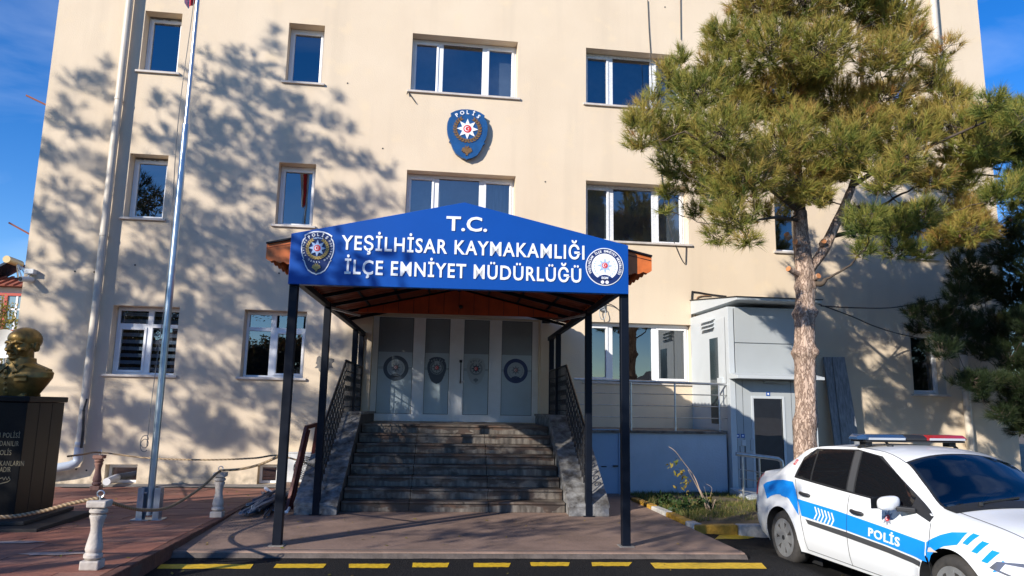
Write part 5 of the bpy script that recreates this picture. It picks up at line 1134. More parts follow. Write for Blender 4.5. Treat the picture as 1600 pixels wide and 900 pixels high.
sk.limb([tz(1296, 370), ay(1340, 362, YT+.4), ay(1400, 355, YT+1.0), ay(1450, 365, YT+1.3)], .045, .015, 7, 6)
sk.limb([tz(1338, 262), ay(1400, 275, YT+.6), ay(1480, 270, YT+1.2), ay(1560, 275, YT+1.6)], .045, .015, 7, 6)
sk.limb([tz(1250, 345), ay(1215, 340, YT-.4), ay(1175, 345, YT-.7)], .035, .012, 6, 6)
CL = [(1180,10,45),(1250,0,50),(1330,5,50),(1395,25,45),(1135,55,42),(1200,70,55),(1285,75,60),(1370,85,45),(1420,60,30),(1475,75,26),(1065,85,18),(1045,115,28),(1090,140,48),(1140,120,45),(1215,150,58),(1300,155,58),(1385,150,46),(1455,120,30),(1480,150,34),(1010,175,34),(1000,215,26),(1060,205,50),(1130,200,55),(1220,225,58),(1320,225,50),(1410,205,55),(1490,190,44),(1560,190,42),(1600,180,40),(1100,250,48),(1045,255,30),(1170,275,52),(1255,275,48),(1300,262,36),(1415,245,34),(1500,240,36),(1570,235,36),(1130,300,40),(1085,290,22),(1145,335,36),(1120,365,26),(1165,370,24),(1190,330,26),(1345,340,30),(1395,345,36),(1440,335,34),(1500,330,34),(1520,355,38),(1480,365,34),(1350,385,22),(1400,385,26),(1440,390,24),(1545,310,24),(1585,290,34),(1038,325,12),(1590,325,26),(1545,160,28),(1105,100,24),(1440,180,36),(1265,120,40),(1160,165,40),(1350,190,40),(1245,190,40), (1340,240,38),(1375,275,34),(1400,262,34),(1455,275,34),(1505,285,32),(1530,225,38),(1280,300,28),(1235,310,26),(1540,195,42),(1590,225,38),(1600,270,32),(1560,300,26),(1040,300,18),(1085,325,20),(990,185,20),(985,225,12),(1420,100,22),(1025,145,18), (1200,-40,60),(1300,-50,60),(1380,-30,45)]
rg1 = np.random.default_rng(11); clumps = []
for px, py, r in CL:
    wide = min(1, max(.25, (py+60)/260)); off = float(np.clip(rg1.normal(-.35, .85), -1.9, 1.7))*wide
    if px > 1330 and py > 300: off += .9
    if px < 1100: off *= .6
    c = ay(px, py, YT+off); dep = (c-CPOS).dot(cf); rm_ = r*dep/CF
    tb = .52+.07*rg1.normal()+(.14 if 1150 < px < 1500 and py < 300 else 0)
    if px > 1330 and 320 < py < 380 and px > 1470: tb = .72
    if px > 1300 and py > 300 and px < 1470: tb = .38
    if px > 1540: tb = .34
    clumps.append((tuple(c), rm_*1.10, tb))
    if r > 26:      # a second clump at another depth keeps the crown deep
        c2 = ay(px+rg1.normal(0, 8), py+rg1.normal(0, 8), YT-off+.5*wide); clumps.append((tuple(c2), rm_*.95, tb-.06))
P, D, T = crown_on(sk, clumps, per=345, rng=rg1, tw_n=6)
sk.mb.build('branches', M_TWIG, pine, smooth=True, kind='stuff')
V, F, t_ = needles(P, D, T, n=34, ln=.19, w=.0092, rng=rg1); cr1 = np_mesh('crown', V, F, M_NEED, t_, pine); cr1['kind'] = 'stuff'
cn = MB()
for k in rg1.choice(len(P), 60): p = P[k]-D[k]*.12; cn.lathe([(.006, -.03), (.022, -.018), (.026, .0), (.02, .02), (.006, .032)], p, 7)
cn.build('cones', mat("pine_cone", (.12, .055, .03), .8), pine, smooth=True, kind='stuff')
print('pine tufts', len(P), 'tris', len(F))
# --- dark pine reaching in from the right
Y2 = -2.6
b2 = Vector((14.6, Y2, -.05)); p2 = thing('pine_tree', b2, "dark shaded pine reaching in front of the building's right corner from the right edge", "tree")
m2, q2 = trunk_mesh([(b2, .2), ((14.6, Y2, 2.5), .17), ((14.5, Y2, 5), .13), ((14.5, Y2, 8.5), .05)], n=20, seed=9); m2.build('trunk', M_BARK, p2, smooth=True)
sk = Skel(); sk.nodes += [(p, .1) for p in q2[20:]]
CL2 = [(1432,488,20),(1462,498,26),(1440,478,16),(1500,462,28),(1490,440,14),(1540,445,30),(1580,450,34),(1520,415,24),(1560,400,28),(1592,375,26),(1500,500,34),(1550,505,40),(1595,505,36),(1485,530,28),(1530,545,28),(1580,555,36),(1605,600,30),(1515,590,18),(1550,592,24),(1575,600,24),(1592,630,26),(1605,655,26),(1500,588,10),(1535,620,14),(1512,390,14),(1498,425,14),(1620,420,50),(1530,600,24),(1570,640,24),(1590,668,20),(1640,500,60),(1650,580,60),(1630,340,40),(1575,355,22),(1660,300,60)]
cl = []
for px, py, r in CL2:
    for q_ in (0, 1):
        c = ay(px+q_*rg1.normal(0, 10), py+q_*rg1.normal(0, 8), Y2+float(rg1.normal(0, .5))); dep = (c-CPOS).dot(cf); cl.append((tuple(c), r*1.0*dep/CF, .35+.12*rg1.normal()))
while len(cl) < 2*len(CL2)+46:      # the rest of its crown, beyond the picture's edge
    c = (rg1.uniform(12.9, 16.8), Y2+rg1.normal(0, .9), rg1.uniform(2.6, 8.6)); d_ = Vector(c)-CPOS
    if 800+CF*d_.dot(cr)/d_.dot(cf) > 1640 and abs(c[0]-14.6) < (9.4-c[2])*.5+.4: cl.append((c, rg1.uniform(.35, .6), .33+.12*rg1.normal()))
P, D, T = crown_on(sk, cl, per=420, rng=rg1, tw_n=4)
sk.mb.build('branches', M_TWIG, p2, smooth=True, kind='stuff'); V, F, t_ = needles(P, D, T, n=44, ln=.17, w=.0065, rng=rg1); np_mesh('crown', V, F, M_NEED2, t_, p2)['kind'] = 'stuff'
# --- simple trees: pines across the yard (they throw the dappled shade), bronze tree, background trees
def plain_tree(name, base, top, lab, clumps, mtl, kind, r0=.2, group=None, per=30, **kw):
    t = thing(name, base, lab, "tree", group); sk = Skel(); bx, by, bz = base
    tm, tp = trunk_mesh([((bx, by, bz), r0), ((bx+.1, by, bz+(top-bz)*.4), r0*.8), ((bx, by+.1, bz+(top-bz)*.75), r0*.5), ((bx, by, top), .03)], n=14, seed=int(abs(bx)*7)); tm.build('trunk', M_BARK, t, smooth=True)
    sk.nodes += [(p, .08) for p in tp[12:]]
    P, D, T = crown_on(sk, clumps, per=per, rng=rg1, tw_n=3, twr=.012); sk.mb.build('branches', M_TWIG, t, smooth=True, kind='stuff')
    V, F, t_ = needles(P, D, T, rng=rg1, **kw) if kind == 'n' else leaves(P, D, T, rng=rg1, **kw)
    np_mesh('crown', V, F, mtl, t_, t)['kind'] = 'stuff'; return t
LX, LZ = -SUN.x/SUN.y*1.0, -SUN.z/SUN.y      # per metre towards -y
def back(px, py, t):      # where a shadow seen at a wall pixel comes from, t metres out from the wall
    w = ay(px, py, 0); return Vector((w.x+LX*t, -t, w.z+LZ*t))
TA = [(172,98,16),(150,112,20),(122,128,22),(165,140,24),(112,160,16),(112,195,32),(160,200,30),(185,190,16),(88,240,30),(140,255,34),(175,285,28),(100,295,34),(60,325,26),(92,362,26),(150,345,32),(55,400,26),(120,405,34),(70,450,34),(150,460,36),(60,520,36),(120,530,40),(150,600,40),(110,660,36)]
TB = [(432,48,10),(428,72,18),(398,98,30),(458,120,20),(362,92,24),(325,82,12),(330,128,34),(390,150,44),(448,160,34),(500,182,24),(525,150,12),(535,192,20),(330,190,46),(400,220,50),(470,228,42),(540,240,34),(590,258,28),(300,245,36),(370,290,48),(450,305,40),(525,312,36),(590,305,28),(640,322,18),(250,160,22),(262,215,32),(235,262,22),(255,310,36),(310,345,40),(385,370,46),(455,390,40),(420,440,44),(225,350,34),(520,360,20),(340,430,46),(260,420,44),(200,400,24),(220,480,40),(300,500,48),(380,510,46),(460,480,34),(500,530,36),(540,480,28),(230,560,40),(310,590,46),(400,600,40),(480,620,34),(540,580,26),(250,660,36),(340,680,40),(420,690,24),(300,740,40),(200,700,36),(520,670,26),(560,420,22)]
def inframe(c, r):
    d = Vector(c)-CPOS; z = d.dot(cf)
    if z < .2: return False
    x, y = 800+CF*d.dot(cr)/z, 450-CF*d.dot(cu)/z; m = (r+.45)*CF/z
    return -m < x < 1600+m and -m < y < 900+m
def shcl(L_, t0, dt, tb, sc=1.0, drop=0):
    out = []
    for px, py, r in L_:
        if rg1.random() < drop: continue
        t = t0+float(rg1.normal(0, dt)); c = back(px, py, t); w = ay(px, py, 0)
        if inframe(c, .5): continue
        out.append((tuple(c), sc*r*((w-CPOS).dot(cf))/CF, tb))
    return out
for q_ in range(34): TB.append((float(rg1.uniform(70, 560)), float(rg1.uniform(330, 700)), float(rg1.uniform(20, 36))))
for q_ in range(34): TB.append((float(rg1.uniform(110, 560)), float(rg1.uniform(390, 700)), float(rg1.uniform(26, 40))))
for q_ in range(16): TB.append((float(rg1.uniform(260, 560)), float(rg1.uniform(140, 330)), float(rg1.uniform(18, 32))))
for q_ in range(20): TB.append((float(rg1.uniform(610, 800)), float(rg1.uniform(535, 690)), float(rg1.uniform(22, 32))))
TB += [(600,430,26),(570,500,28),(610,560,30),(640,490,22),(650,610,30),(590,640,30),(690,560,22),(700,640,26),(740,600,18),(620,690,26),(680,700,20)]
plain_tree('pine_tree', (-17.6, -7.2, -.05), 12.2, "tall pine left of the frame whose shade falls on the building's left corner", shcl(TA, 7.2, .7, .4, 1.0), M_NEED2, 'n', .12, "pines across the yard that shade the facade", per=130, n=22, ln=.22, w=.016)
plain_tree('pine_tree', (-9.9, -7.4, -.05), 7.6, "tall pine across the yard whose shade covers the facade's left windows", shcl(TB, 7.4, .8, .4, 1.0), M_NEED2, 'n', .12, "pines across the yard that shade the facade", per=130, n=22, ln=.22, w=.016)
def TC(n, x0, x1, z0, z1, y, r):
    out = []
    while len(out) < n:
        c_ = (rg1.uniform(x0, x1), y+rg1.normal(0, .9), rg1.uniform(z0, z1))
        if -12.8 < c_[0] < -8.6 and 4.4 < c_[2] < 7.2 and rg1.random() < .9: continue
        if c_[0] > -9.2 and c_[2] > 6.9: continue
        if c_[0] > -10.5 and c_[2] < 4.9: continue
        if abs(c_[0]+10.4) < 1.1 and c_[2] > 6.7: continue
        if inframe(c_, .6): continue
        out.append((c_, rg1.uniform(*r), .5+.2*rg1.normal()))
    return out
plain_tree('broadleaf_tree', (-10.2, -14.0, -.05), 7.6, "bronze leaved tree standing left of the camera, seen mirrored in the window panes", TC(24, -13.5, -6.9, 3.4, 8.2, -14, (.5, .95)), M_LEAF, 'l', .16, per=48, n=14, sz=.085, spread=.16)
plain_tree('broadleaf_tree', (-14.6, -14.2, -.05), 9.4, "larger bronze leaved tree farther left of the camera shading the terrace", TC(34, -18, -11.0, 3.0, 10.0, -14.2, (.55, 1.0))+shcl([(float(rg1.uniform(575, 800)), float(rg1.uniform(545, 700)), float(rg1.uniform(24, 36))) for q_ in range(17)], 13.6, .7, .5, 1.1), M_LEAF, 'l', .18, per=48, n=14, sz=.085, spread=.16)
for k_, (x_, y_, h_, lab_) in enumerate(((-8.2, -26, 5.6, "rust leaved small tree across the yard, behind the camera's left shoulder"), (-12.6, -27, 6.0, "middle rust leaved tree of the row across the yard"), (-17.0, -26, 6.8, "farthest left rust leaved tree of the row across the yard"))):
    plain_tree('broadleaf_tree', (x_, y_, -.05), h_-.6, lab_, [((x_+rg1.normal(0, 1.1), y_+rg1.normal(0, .7), rg1.uniform(1.0, h_-.5)), rg1.uniform(.7, 1.1), .6+.25*rg1.normal()) for q_ in range(20)], M_LEAF, 'l', .12, "trees across the yard", per=130, n=12, sz=.12, spread=.2)
g0 = ay(10, 500, 9)
plain_tree('broadleaf_tree', (g0.x-.2, 9, -.16), 4.8, "yellow autumn tree between the bust and the distant white house", [(tuple(ay(px, py, 9+rg1.normal(0, .5))), r*25/CF, .5) for px, py, r in ((8,480,16),(-8,500,20),(18,500,12),(6,520,20),(20,535,14),(-12,535,22),(5,555,22),(14,578,16),(-10,580,22),(0,600,20))], M_YLEAF, 'l', .08, per=90, n=16, sz=.06, spread=.10)
plain_tree('broadleaf_tree', (19.8, 7, -.16), 5.2, "dark background tree past the building's right corner, under the dark pine", [((rg1.uniform(17.2, 22.5), 7+rg1.normal(0, .8), rg1.uniform(.6, 4.6)), rg1.uniform(.6, 1.0), .2) for k in range(22)], M_LEAF, 'l', .14, per=40, n=14, sz=.08, spread=.16)
# ------------------------------------------------------------------ planted bed: grass, weeds, sapling
def blades(n, x0, x1, y0, y1, h, w, rng):
    x = rng.uniform(x0, x1, n); y = rng.uniform(y0, y1, n); k = np.sin(x*2.1+1)+np.sin(y*2.7)+np.sin(x*5+y*3)*.6+rng.normal(0, .5, n); keep = k > -.9; x, y = x[keep], y[keep]; n = len(x)
    b = np.stack([x, y, np.full(n, -.01)], 1); d = np.stack([rng.normal(0, .5, n), rng.normal(0, .5, n), np.ones(n)], 1); hh = h*rng.uniform(.4, 1.2, (n, 1)); s = unit(np.cross(d, rng.normal(0, 1, (n, 3))))*w
    V = np.stack([b-s, b+s, b+unit(d)*hh], 1).reshape(-1, 3); return V, np.arange(3*n).reshape(-1, 3), np.repeat(np.clip(rng.normal(.5, .25, n), 0, 1), 3)
M_GRASS = foliage_mat("dry_green_grass", [(0, (.05, .09, .015)), (.5, (.13, .15, .035)), (.8, (.28, .22, .08)), (1, (.40, .31, .14))], .3)
V, F, t_ = blades(70000, 3.72, 12, -5.35, -1.95, .10, .006, rg1); gr = np_mesh('grass', V, F, M_GRASS, t_); gr['kind'] = 'stuff'
M_WEED = foliage_mat("weed_leaves", [(0, (.015, .04, .01)), (1, (.05, .09, .02))], .2)
for k, (px, py, r, lab) in enumerate(((1070, 800, .20, "dark green weed clump near the kerb bend of the planted bed"), (1100, 797, .15, "smaller dark green weed at the foot of the bare sapling"), (1040, 790, .12, "low weed just inside the yellow and white kerb by the platform"))):
    c = az(px, py, .0); n = 60; P = np.array(c)+np.abs(rg1.normal(0, 1, (n, 3)))*np.array([0, 0, r*.6])+rg1.normal(0, 1, (n, 3))*np.array([r*.5, r*.5, 0]); V, F, t_ = leaves(P, P, np.full(n, .4), n=3, sz=.05, spread=.03, rng=rg1); o = np_mesh('weed', V, F, M_WEED, t_); tag(o, lab, "weed", "weeds in the planted bed", 'stuff')
sp = az(1108, 800, .0); sap = thing('sapling', sp, "bare thin sapling with a few yellow leaves in the planted bed before the blue-grey landing", "sapling")
yS = sp.y; S_ = lambda px, py, d=0: ay(px, py, yS+d)
bk = MB()
for l, r in (([(1108, 800), (1095, 770), (1085, 745), (1068, 722), (1055, 705), (1045, 698)], .011), ([(1105, 800), (1098, 778), (1085, 752), (1075, 734)], .014), ([(1112, 802), (1104, 785), (1094, 765)], .009), ([(1110, 800), (1105, 778), (1100, 760)], .006), ([(1104, 796), (1110, 775), (1112, 762), (1103, 756)], .005), ([(1112, 798), (1118, 780), (1112, 790)], .006)):
    p = [S_(a, b, rg1.normal(0, .04)) for a, b in l]; bk.tube(smooth_pts(p, 4), list(np.linspace(r, r*.35, (len(p)-1)*4+1)), 5)
bk.build('stems', mat("sapling_bark", (.36, .27, .20), .85), sap, smooth=True)
for px, py, k in ((1068, 744, 12), (1072, 752, 14), (1060, 741, 9), (1058, 722, 7), (1048, 732, 3), (1066, 758, 8), (1075, 770, 4), (1111, 776, 5), (1038, 731, 2)):
    c = np.array(S_(px, py)); P = c+rg1.normal(0, .035, (k, 3)); V, F, t_ = leaves(P, P, np.full(k, .55 if px != 1058 else .1), n=1, sz=.045, spread=.01, rng=rg1); o = np_mesh('leaf_cluster', V, F, M_YLEAF, t_, sap); o['kind'] = 'stuff'

# fallen leaves and needles
n = 420; x = rg1.uniform(-8, 4.6, n); y = rg1.uniform(-8.3, -.5, n); P = []; T = []
for a, b in zip(x, y):
    inpf = -2.95 < a < 3.3 and b > -7.2
    if a < -3.05: z = zt(b)+.010
    elif inpf and b < -4.8: z = .008
    elif b < -7.9: z = zroad(a)+.010
    else: continue
    P.append((a, b, z)); T.append(rg1.uniform(.2, 1))
P = np.array(P); m = len(P); t = rg1.uniform(0, 6.28, m); L_ = rg1.uniform(.012, .032, m)[:, None]; d = np.stack([np.cos(t), np.sin(t), rg1.normal(0, .15, m)], 1); e = np.stack([-np.sin(t), np.cos(t), rg1.normal(0, .25, m)], 1)
V = np.stack([P-d*L_, P+e*L_*.5, P+d*L_, P-e*L_*.5], 1).reshape(-1, 3); np_mesh('fallen_leaves', V, np.arange(4*m).reshape(-1, 4), M_YLEAF, np.repeat(T, 4))['kind'] = 'stuff'
# ------------------------------------------------------------------ police car (local: X forward from rear axle, Y left, z up)
car = thing('police_car', (4.862, -7.281, -.202), "white and blue police saloon with roof light bar parked at the right", "police car", rot=R(-87.884))
def pchip(xs, ys):
    xs = np.array(xs, float); ys = np.array(ys, float); h = np.diff(xs); d = np.diff(ys)/h; m = np.zeros(len(xs)); m[0], m[-1] = d[0], d[-1]
    for i in range(1, len(xs)-1): m[i] = 0 if d[i-1]*d[i] <= 0 else (h[i-1]+h[i])*3/((2*h[i]+h[i-1])/d[i-1]+(h[i]+2*h[i-1])/d[i])
    def f(x):
        x = min(max(x, xs[0]), xs[-1]); i = min(np.searchsorted(xs, x, 'right')-1, len(xs)-2); t = (x-xs[i])/h[i]
        return float(ys[i]*(1+2*t)*(1-t)**2+m[i]*h[i]*t*(1-t)**2+ys[i+1]*t*t*(3-2*t)+m[i+1]*h[i]*t*t*(t-1))
    return f
def tab(d): return pchip(list(d.keys()), list(d.values()))
cZT = tab({-.93:.70,-.90:.98,-.80:1.07,-.45:1.10,-.30:1.14,.2:1.36,.55:1.445,1.0:1.475,1.4:1.468,1.8:1.43,2.1:1.255,2.42:1.03,2.6:.975,3.0:.90,3.3:.78,3.44:.66,3.50:.50})
cZE = tab({-.93:.66,-.9:.93,-.8:1.02,-.4:1.06,-.1:1.20,.3:1.385,.6:1.42,1.1:1.435,1.5:1.41,1.85:1.32,2.15:1.13,2.42:.965,2.6:.935,3.0:.85,3.3:.72,3.44:.60,3.5:.47})
cWE = tab({-.93:.50,-.8:.62,-.3:.66,.3:.60,1:.585,1.5:.585,1.85:.605,2.15:.655,2.42:.70,2.8:.66,3.2:.56,3.44:.46,3.5:.40})
cZB = tab({-.93:.64,-.85:.88,-.4:.98,.2:1.035,1.0:1.0,1.9:.955,2.3:.925,2.6:.89,3.0:.80,3.3:.66,3.44:.55,3.5:.44})
cWB = tab({-.93:.56,-.8:.72,-.4:.79,.2:.80,1.3:.81,2.2:.805,2.6:.79,3.0:.74,3.3:.63,3.44:.52,3.5:.43})
cWM = tab({-.93:.62,-.85:.74,-.6:.83,-.2:.875,.3:.885,1.5:.885,2.4:.885,2.8:.88,3.1:.83,3.3:.73,3.44:.60,3.5:.47})
AR, AZ, AXS = .365, .31, (0.0, 2.686)
def sill(X): return .22 if -.4 < X < 3.1 else .22+.12*min(1, max((-.4-X)/.5, (X-3.1)/.4))
_sc = {}
def section(X):
    k = round(X, 4)
    if k in _sc: return _sc[k]
    s, zm, zb = sill(X), .56, cZB(X); wm, wb, we, ze = cWM(X), cWB(X), cWE(X), cZE(X)
    zm = min(zm, s+(zb-s)*.6)
    f = pchip([s-.001, s+(zm-s)*.45, zm, zm+(zb-zm)*.55, zb, zb+max(.004, (ze-zb))*.5, max(ze, zb+.008)], [wm-.055, wm-.012, wm, wm-(wm-wb)*.34, wb, wb+(we-wb)*.46, we])
    z = np.linspace(s, max(ze, zb+.008), 60); y = np.array([f(v) for v in z]); _sc[k] = (z, y, zb); return _sc[k]
def yS(X, z):
    Z, Y, zb = section(X); y = float(np.interp(z, Z, Y))
    for a in AXS:
        d = math.hypot(X-a, z-AZ)-AR
        if d < .25: y += .020*math.exp(-(d/.055)**2)
    return y
def zlow(X):
    z = sill(X)
    for a in AXS:
        if abs(X-a) < AR: z = max(z, AZ+math.sqrt(AR*AR-(X-a)**2))
    return z
xsb = sorted(set([round(v, 4) for v in np.linspace(-.93, 3.5, 140)]+[round(a+s*AR*math.cos(t), 4) for a in AXS for s in (-1, 1) for t in np.linspace(0, 1.2, 12)]))
NLO, NGL, NTP = 16, 9, 10
def col(X):
    Z, Y, zb = section(X); zl = zlow(X); pts = []
    if zl > zb-.03: zl = zb-.03
    for i in range(NLO): z = zl+(zb-zl)*i/NLO; pts.append((yS(X, z), z))
    zt_ = Z[-1]
    for i in range(NGL): z = zb+(zt_-zb)*i/NGL; pts.append((yS(X, z), z))
    we, zc = Y[-1], max(cZT(X), zt_+.004)
    for i in range(NTP+1): t = 1-i/NTP; pts.append((we*t, zt_+(zc-zt_)*(1-t**2.3)))
    return pts
def topz(X, t): Z, Y, zb = section(X); return Y[-1]*t, Z[-1]+(max(cZT(X), Z[-1]+.004)-Z[-1])*(1-abs(t)**2.3)
body = MB(); v = []; f = []; m = NLO+NGL+NTP+1; full = 2*m-1
for X in xsb:
    c = col(X); v += [(X, -y, z) for y, z in c]+[(X, y, z) for y, z in c[::-1][1:]]
for i in range(len(xsb)-1):
    for k in range(full-1):
        if min(k, full-2-k)-(NLO+NGL) >= 1 and 1.905 < (xsb[i]+xsb[i+1])/2 < 2.41: continue      # windscreen opening
        f.append((i*full+k, i*full+k+1, (i+1)*full+k+1, (i+1)*full+k))
f.append(tuple(range(full))); n_ = (len(xsb)-1)*full; f.append(tuple(range(n_, n_+full))[::-1]); body.add(v, f)
M_CAR = mat("white_car_paint", (.80, .82, .83), .28, coat=.5); M_CB = mat("police_blue_film", (.008, .27, .84), .32, coat=.2); M_TRIM = mat("black_trim", (.022, .023, .025), .45); M_MOULD = mat("dark_grey_moulding", (.06, .062, .065), .5)
M_CGL = mat("tinted_car_glass", (.008, .009, .011), .03, spec=.6); M_TYRE = mat("tyre_rubber", (.030, .029, .028), .85, var=(14, .4), col2=(.09, .08, .07)); M_HUB = mat("silver_hubcap", (.46, .47, .47), .35, .6, var=(9, .25)); M_WSH = glass_mat("windscreen_glass", (.60, .70, .74), .075, wave=0)
M_SEAT = mat("car_interior", (.05, .06, .07), .8)
bo_ = body.build('body', M_CAR, car, local=True, smooth=50)
def side(name, bot, top, m_, off=.003, nx=6, nz=8, par=None, both=True):
    """patch lying on the flank between a lower and an upper polyline of (X,z)"""
    out = None
    for sgn_ in ((-1, 1) if both else (-1,)):
        def res(pl, n):
            o = []
            for i in range(len(pl)-1):
                for k in range(n): t = k/n; o.append((pl[i][0]+(pl[i+1][0]-pl[i][0])*t, pl[i][1]+(pl[i+1][1]-pl[i][1])*t))
            return o+[pl[-1]]
        B, T_ = res(bot, nx), res(top, nx); v = []
        for (bx, bz), (tx, tz_) in zip(B, T_):
            for j in range(nz+1):
                t = j/nz; X, z = bx+(tx-bx)*t, bz+(tz_-bz)*t; v.append((X, sgn_*(yS(X, z)+off), z))
        mb = MB(); mb.add(v, [(i*(nz+1)+j, (i+1)*(nz+1)+j, (i+1)*(nz+1)+j+1, i*(nz+1)+j+1) for i in range(len(B)-1) for j in range(nz)]); o = mb.build(name, m_, par or car, local=True, smooth=True, normals=False)
        out = out or o
    return out
surr = side('window_surround', [(.20,1.035),(.9,.995),(1.7,.955),(2.19,.925),(2.43,.855)], [(.215,1.27),(.40,1.385),(1.15,1.418),(1.55,1.372),(2.45,.905)], M_TRIM, .0025, 10, 10)
side('side_window', [(.255,1.06),(.40,1.05),(.53,1.04)], [(.235,1.25),(.31,1.335),(.435,1.372)], M_CGL, .0055)
side('side_window', [(.565,1.037),(.9,1.02),(1.20,1.0)], [(.465,1.377),(.8,1.395),(1.10,1.402)], M_CGL, .0055)
side('side_window', [(1.355,.99),(1.75,.972),(2.0,.958),(2.17,.948)], [(1.24,1.400),(1.5,1.368),(1.85,1.215),(2.16,1.035)], M_CGL, .0055)
side('pillar_cover', [(1.225,.998),(1.33,.992)], [(1.12,1.402),(1.22,1.400)], M_MOULD, .005)
sb = side('stripe', [(.455,.63),(1.3,.60),(1.9,.567),(2.44,.52)], [(.36,.805),(1.1,.775),(1.8,.728),(2.405,.682)], M_CB, .0035, 12, 8)
side('stripe', [(-.36,.72),(-.28,.762),(-.14,.80),(.04,.815),(.17,.782),(.28,.71),(.40,.625)], [(-.52,.875),(-.42,.918),(-.25,.958),(-.03,.985),(.20,.985),(.29,.90),(.352,.80)], M_CB, .0037, 6, 8)
side('stripe', [(2.46,.52),(2.50,.59),(2.56,.645),(2.64,.69),(2.76,.722)], [(2.42,.685),(2.48,.725),(2.57,.772),(2.68,.812),(2.815,.832)], M_CB, .0037, 6, 8)
for k in range(4):
    x = 2.80+.095*k; z0, z1 = .742-.045*k-.004*k*k, .832-.042*k-.004*k*k
    side('stripe_block', [(x, z0), (x+.05, z0-.008)] if k < 3 else [(x, z0), (x+.03, z0+.01)], [(x+.055, z1), (x+.11, z1-.010)] if k < 3 else [(x+.05, z1), (x+.085, z1-.03)], M_CB, .0037, 3, 4)
mb = MB()
for k in range(6):   # white chevrons
    x = .70+.062*k; q = lambda X, z: (X, -(yS(X, z)+.0055), z); zt1, zm1, zb1 = .762-.004*k, .694-.0045*k, .628-.005*k; w = .026
    mb.quad(q(x, zt1), q(x+w, zt1), q(x+w+.045, zm1), q(x+.045, zm1)); mb.quad(q(x+.045, zm1), q(x+w+.045, zm1), q(x+w, zb1), q(x, zb1))
ch = mb.build('chevron_band', M_WHITE, sb, local=True, normals=False); ch['kind'] = 'stuff'
text_letters('letter', M_WHITE, sb, 'POLİS', lambda a, b, h: (a, -(yS(a, b-(a-1.66)*.055)+.005+h), b-(a-1.66)*.055), 1.64, 2.09, .605, .082, .03, .002)
em = lambda a, b, h: (a, -(yS(a, b)+.003+h), b)
M_SILV = mat("silver_star", (.26, .29, .36), .4)
bs = MB(); fan(bs, star(1.90, .815, .075, 8, .55), (1.90, .815), em, 0, .002); bs = bs.build('star_badge', M_SILV, car, local=True, normals=False)
mb = MB(); fan(mb, circ(1.90, .815, .030, 20), (1.90, .815), em, .002, .004); mb.build('red_disc', M_RED, bs, local=True, normals=False); mb = MB(); crescent(mb, 1.897, .815, .018, em, .004, .005); mb.build('crescent', M_WHITE, bs, local=True, normals=False)
side('door_moulding', [(.60,.562),(1.3,.535),(1.9,.505),(2.36,.468)], [(.55,.608),(1.3,.588),(1.9,.556),(2.38,.512)], M_MOULD, .014, 10, 3)
for (a, b_) in (((1.275, .955), (1.30, .25)), ((2.44, .85), (2.46, .40)), ((2.46, .40), (2.40, .24))): side('door_gap', [(a[0]-.0, a[1]), (b_[0]-.0, b_[1])], [(a[0]+.007, a[1]), (b_[0]+.007, b_[1])], M_TRIM, .0042, 14, 1)
side('door_gap', [(.235, 1.02), (.30, .90), (.365, .78), (.43, .62), (.47, .45), (.50, .26)], [(.242, 1.02), (.307, .90), (.372, .78), (.437, .62), (.477, .45), (.507, .26)], M_TRIM, .0042, 4, 1)
side('door_gap', [(.50, .262), (1.4, .252), (2.40, .242)], [(.50, .268), (1.4, .258), (2.40, .248)], M_TRIM, .0042, 12, 1)
for x, z in ((.50, .875), (1.45, .805)):
    for s in (-1, 1):
        mb = MB(); y = yS(x, z); n = 9; P_ = [(x-.10+.2*i/n, s*(yS(x-.10+.2*i/n, z)+.012+.022*math.sin(math.pi*i/n)), z+.006-.012*i/n) for i in range(n+1)]; mb.tube(P_, [.012]+[.021]*(n-1)+[.012], 8); mb.build('door_handle', M_TRIM, car, local=True, smooth=50)
side('fuel_flap', [(-.02, .80), (.11, .79)], [(-.02, .905), (.11, .90)], M_CB, .0055, 3, 3)
st_ = side('sticker', [(.00, 1.125), (.085, 1.12)], [(.035, 1.245), (.12, 1.24)], M_WHITE, .003, 3, 3, both=False); side('sticker_field', [(.018, 1.175), (.094, 1.17)], [(.036, 1.238), (.114, 1.233)], M_RED, .005, 3, 3, par=st_, both=False)
mb = MB(); text_fit(mb, '112', lambda a, b, h: (a+(b-1.185)*.3, -(yS(a, b)+.0065+h), b), .032, .092, 1.188, .034, .03, .001); mb.build('lettering', M_WHITE, st_, local=True, normals=False)
side('tail_light', [(-.915, .70), (-.80, .72), (-.715, .745)], [(-.90, .90), (-.79, .985), (-.735, 1.0)], M_RED, .006, 5, 6)
side('reverse_light', [(-.90, .76), (-.82, .78)], [(-.895, .85), (-.825, .90)], mat("pale_lens", (.75, .55, .5), .2), .009, 4, 4)
side('bumper_pad', [(-.92, .50), (-.80, .50), (-.70, .515)], [(-.92, .60), (-.80, .615), (-.70, .60)], M_TRIM, .012, 4, 4)
hl_ = side('headlamp', [(3.06, .60), (3.22, .555), (3.38, .50)], [(3.10, .655), (3.24, .665), (3.40, .625)], mat("lamp_reflector", (.25, .26, .28), .15, .6), .006, 6, 6)
side('lamp_lens', [(3.14, .595), (3.30, .545)], [(3.16, .645), (3.31, .635)], mat("clear_lens", (.7, .72, .74), .05), .012, 5, 4, par=hl_)
side('side_indicator', [(2.47, .612), (2.58, .628)], [(2.47, .648), (2.50, .655)], mat("clear_indicator", (.6, .55, .5), .15), .009, 3, 3)
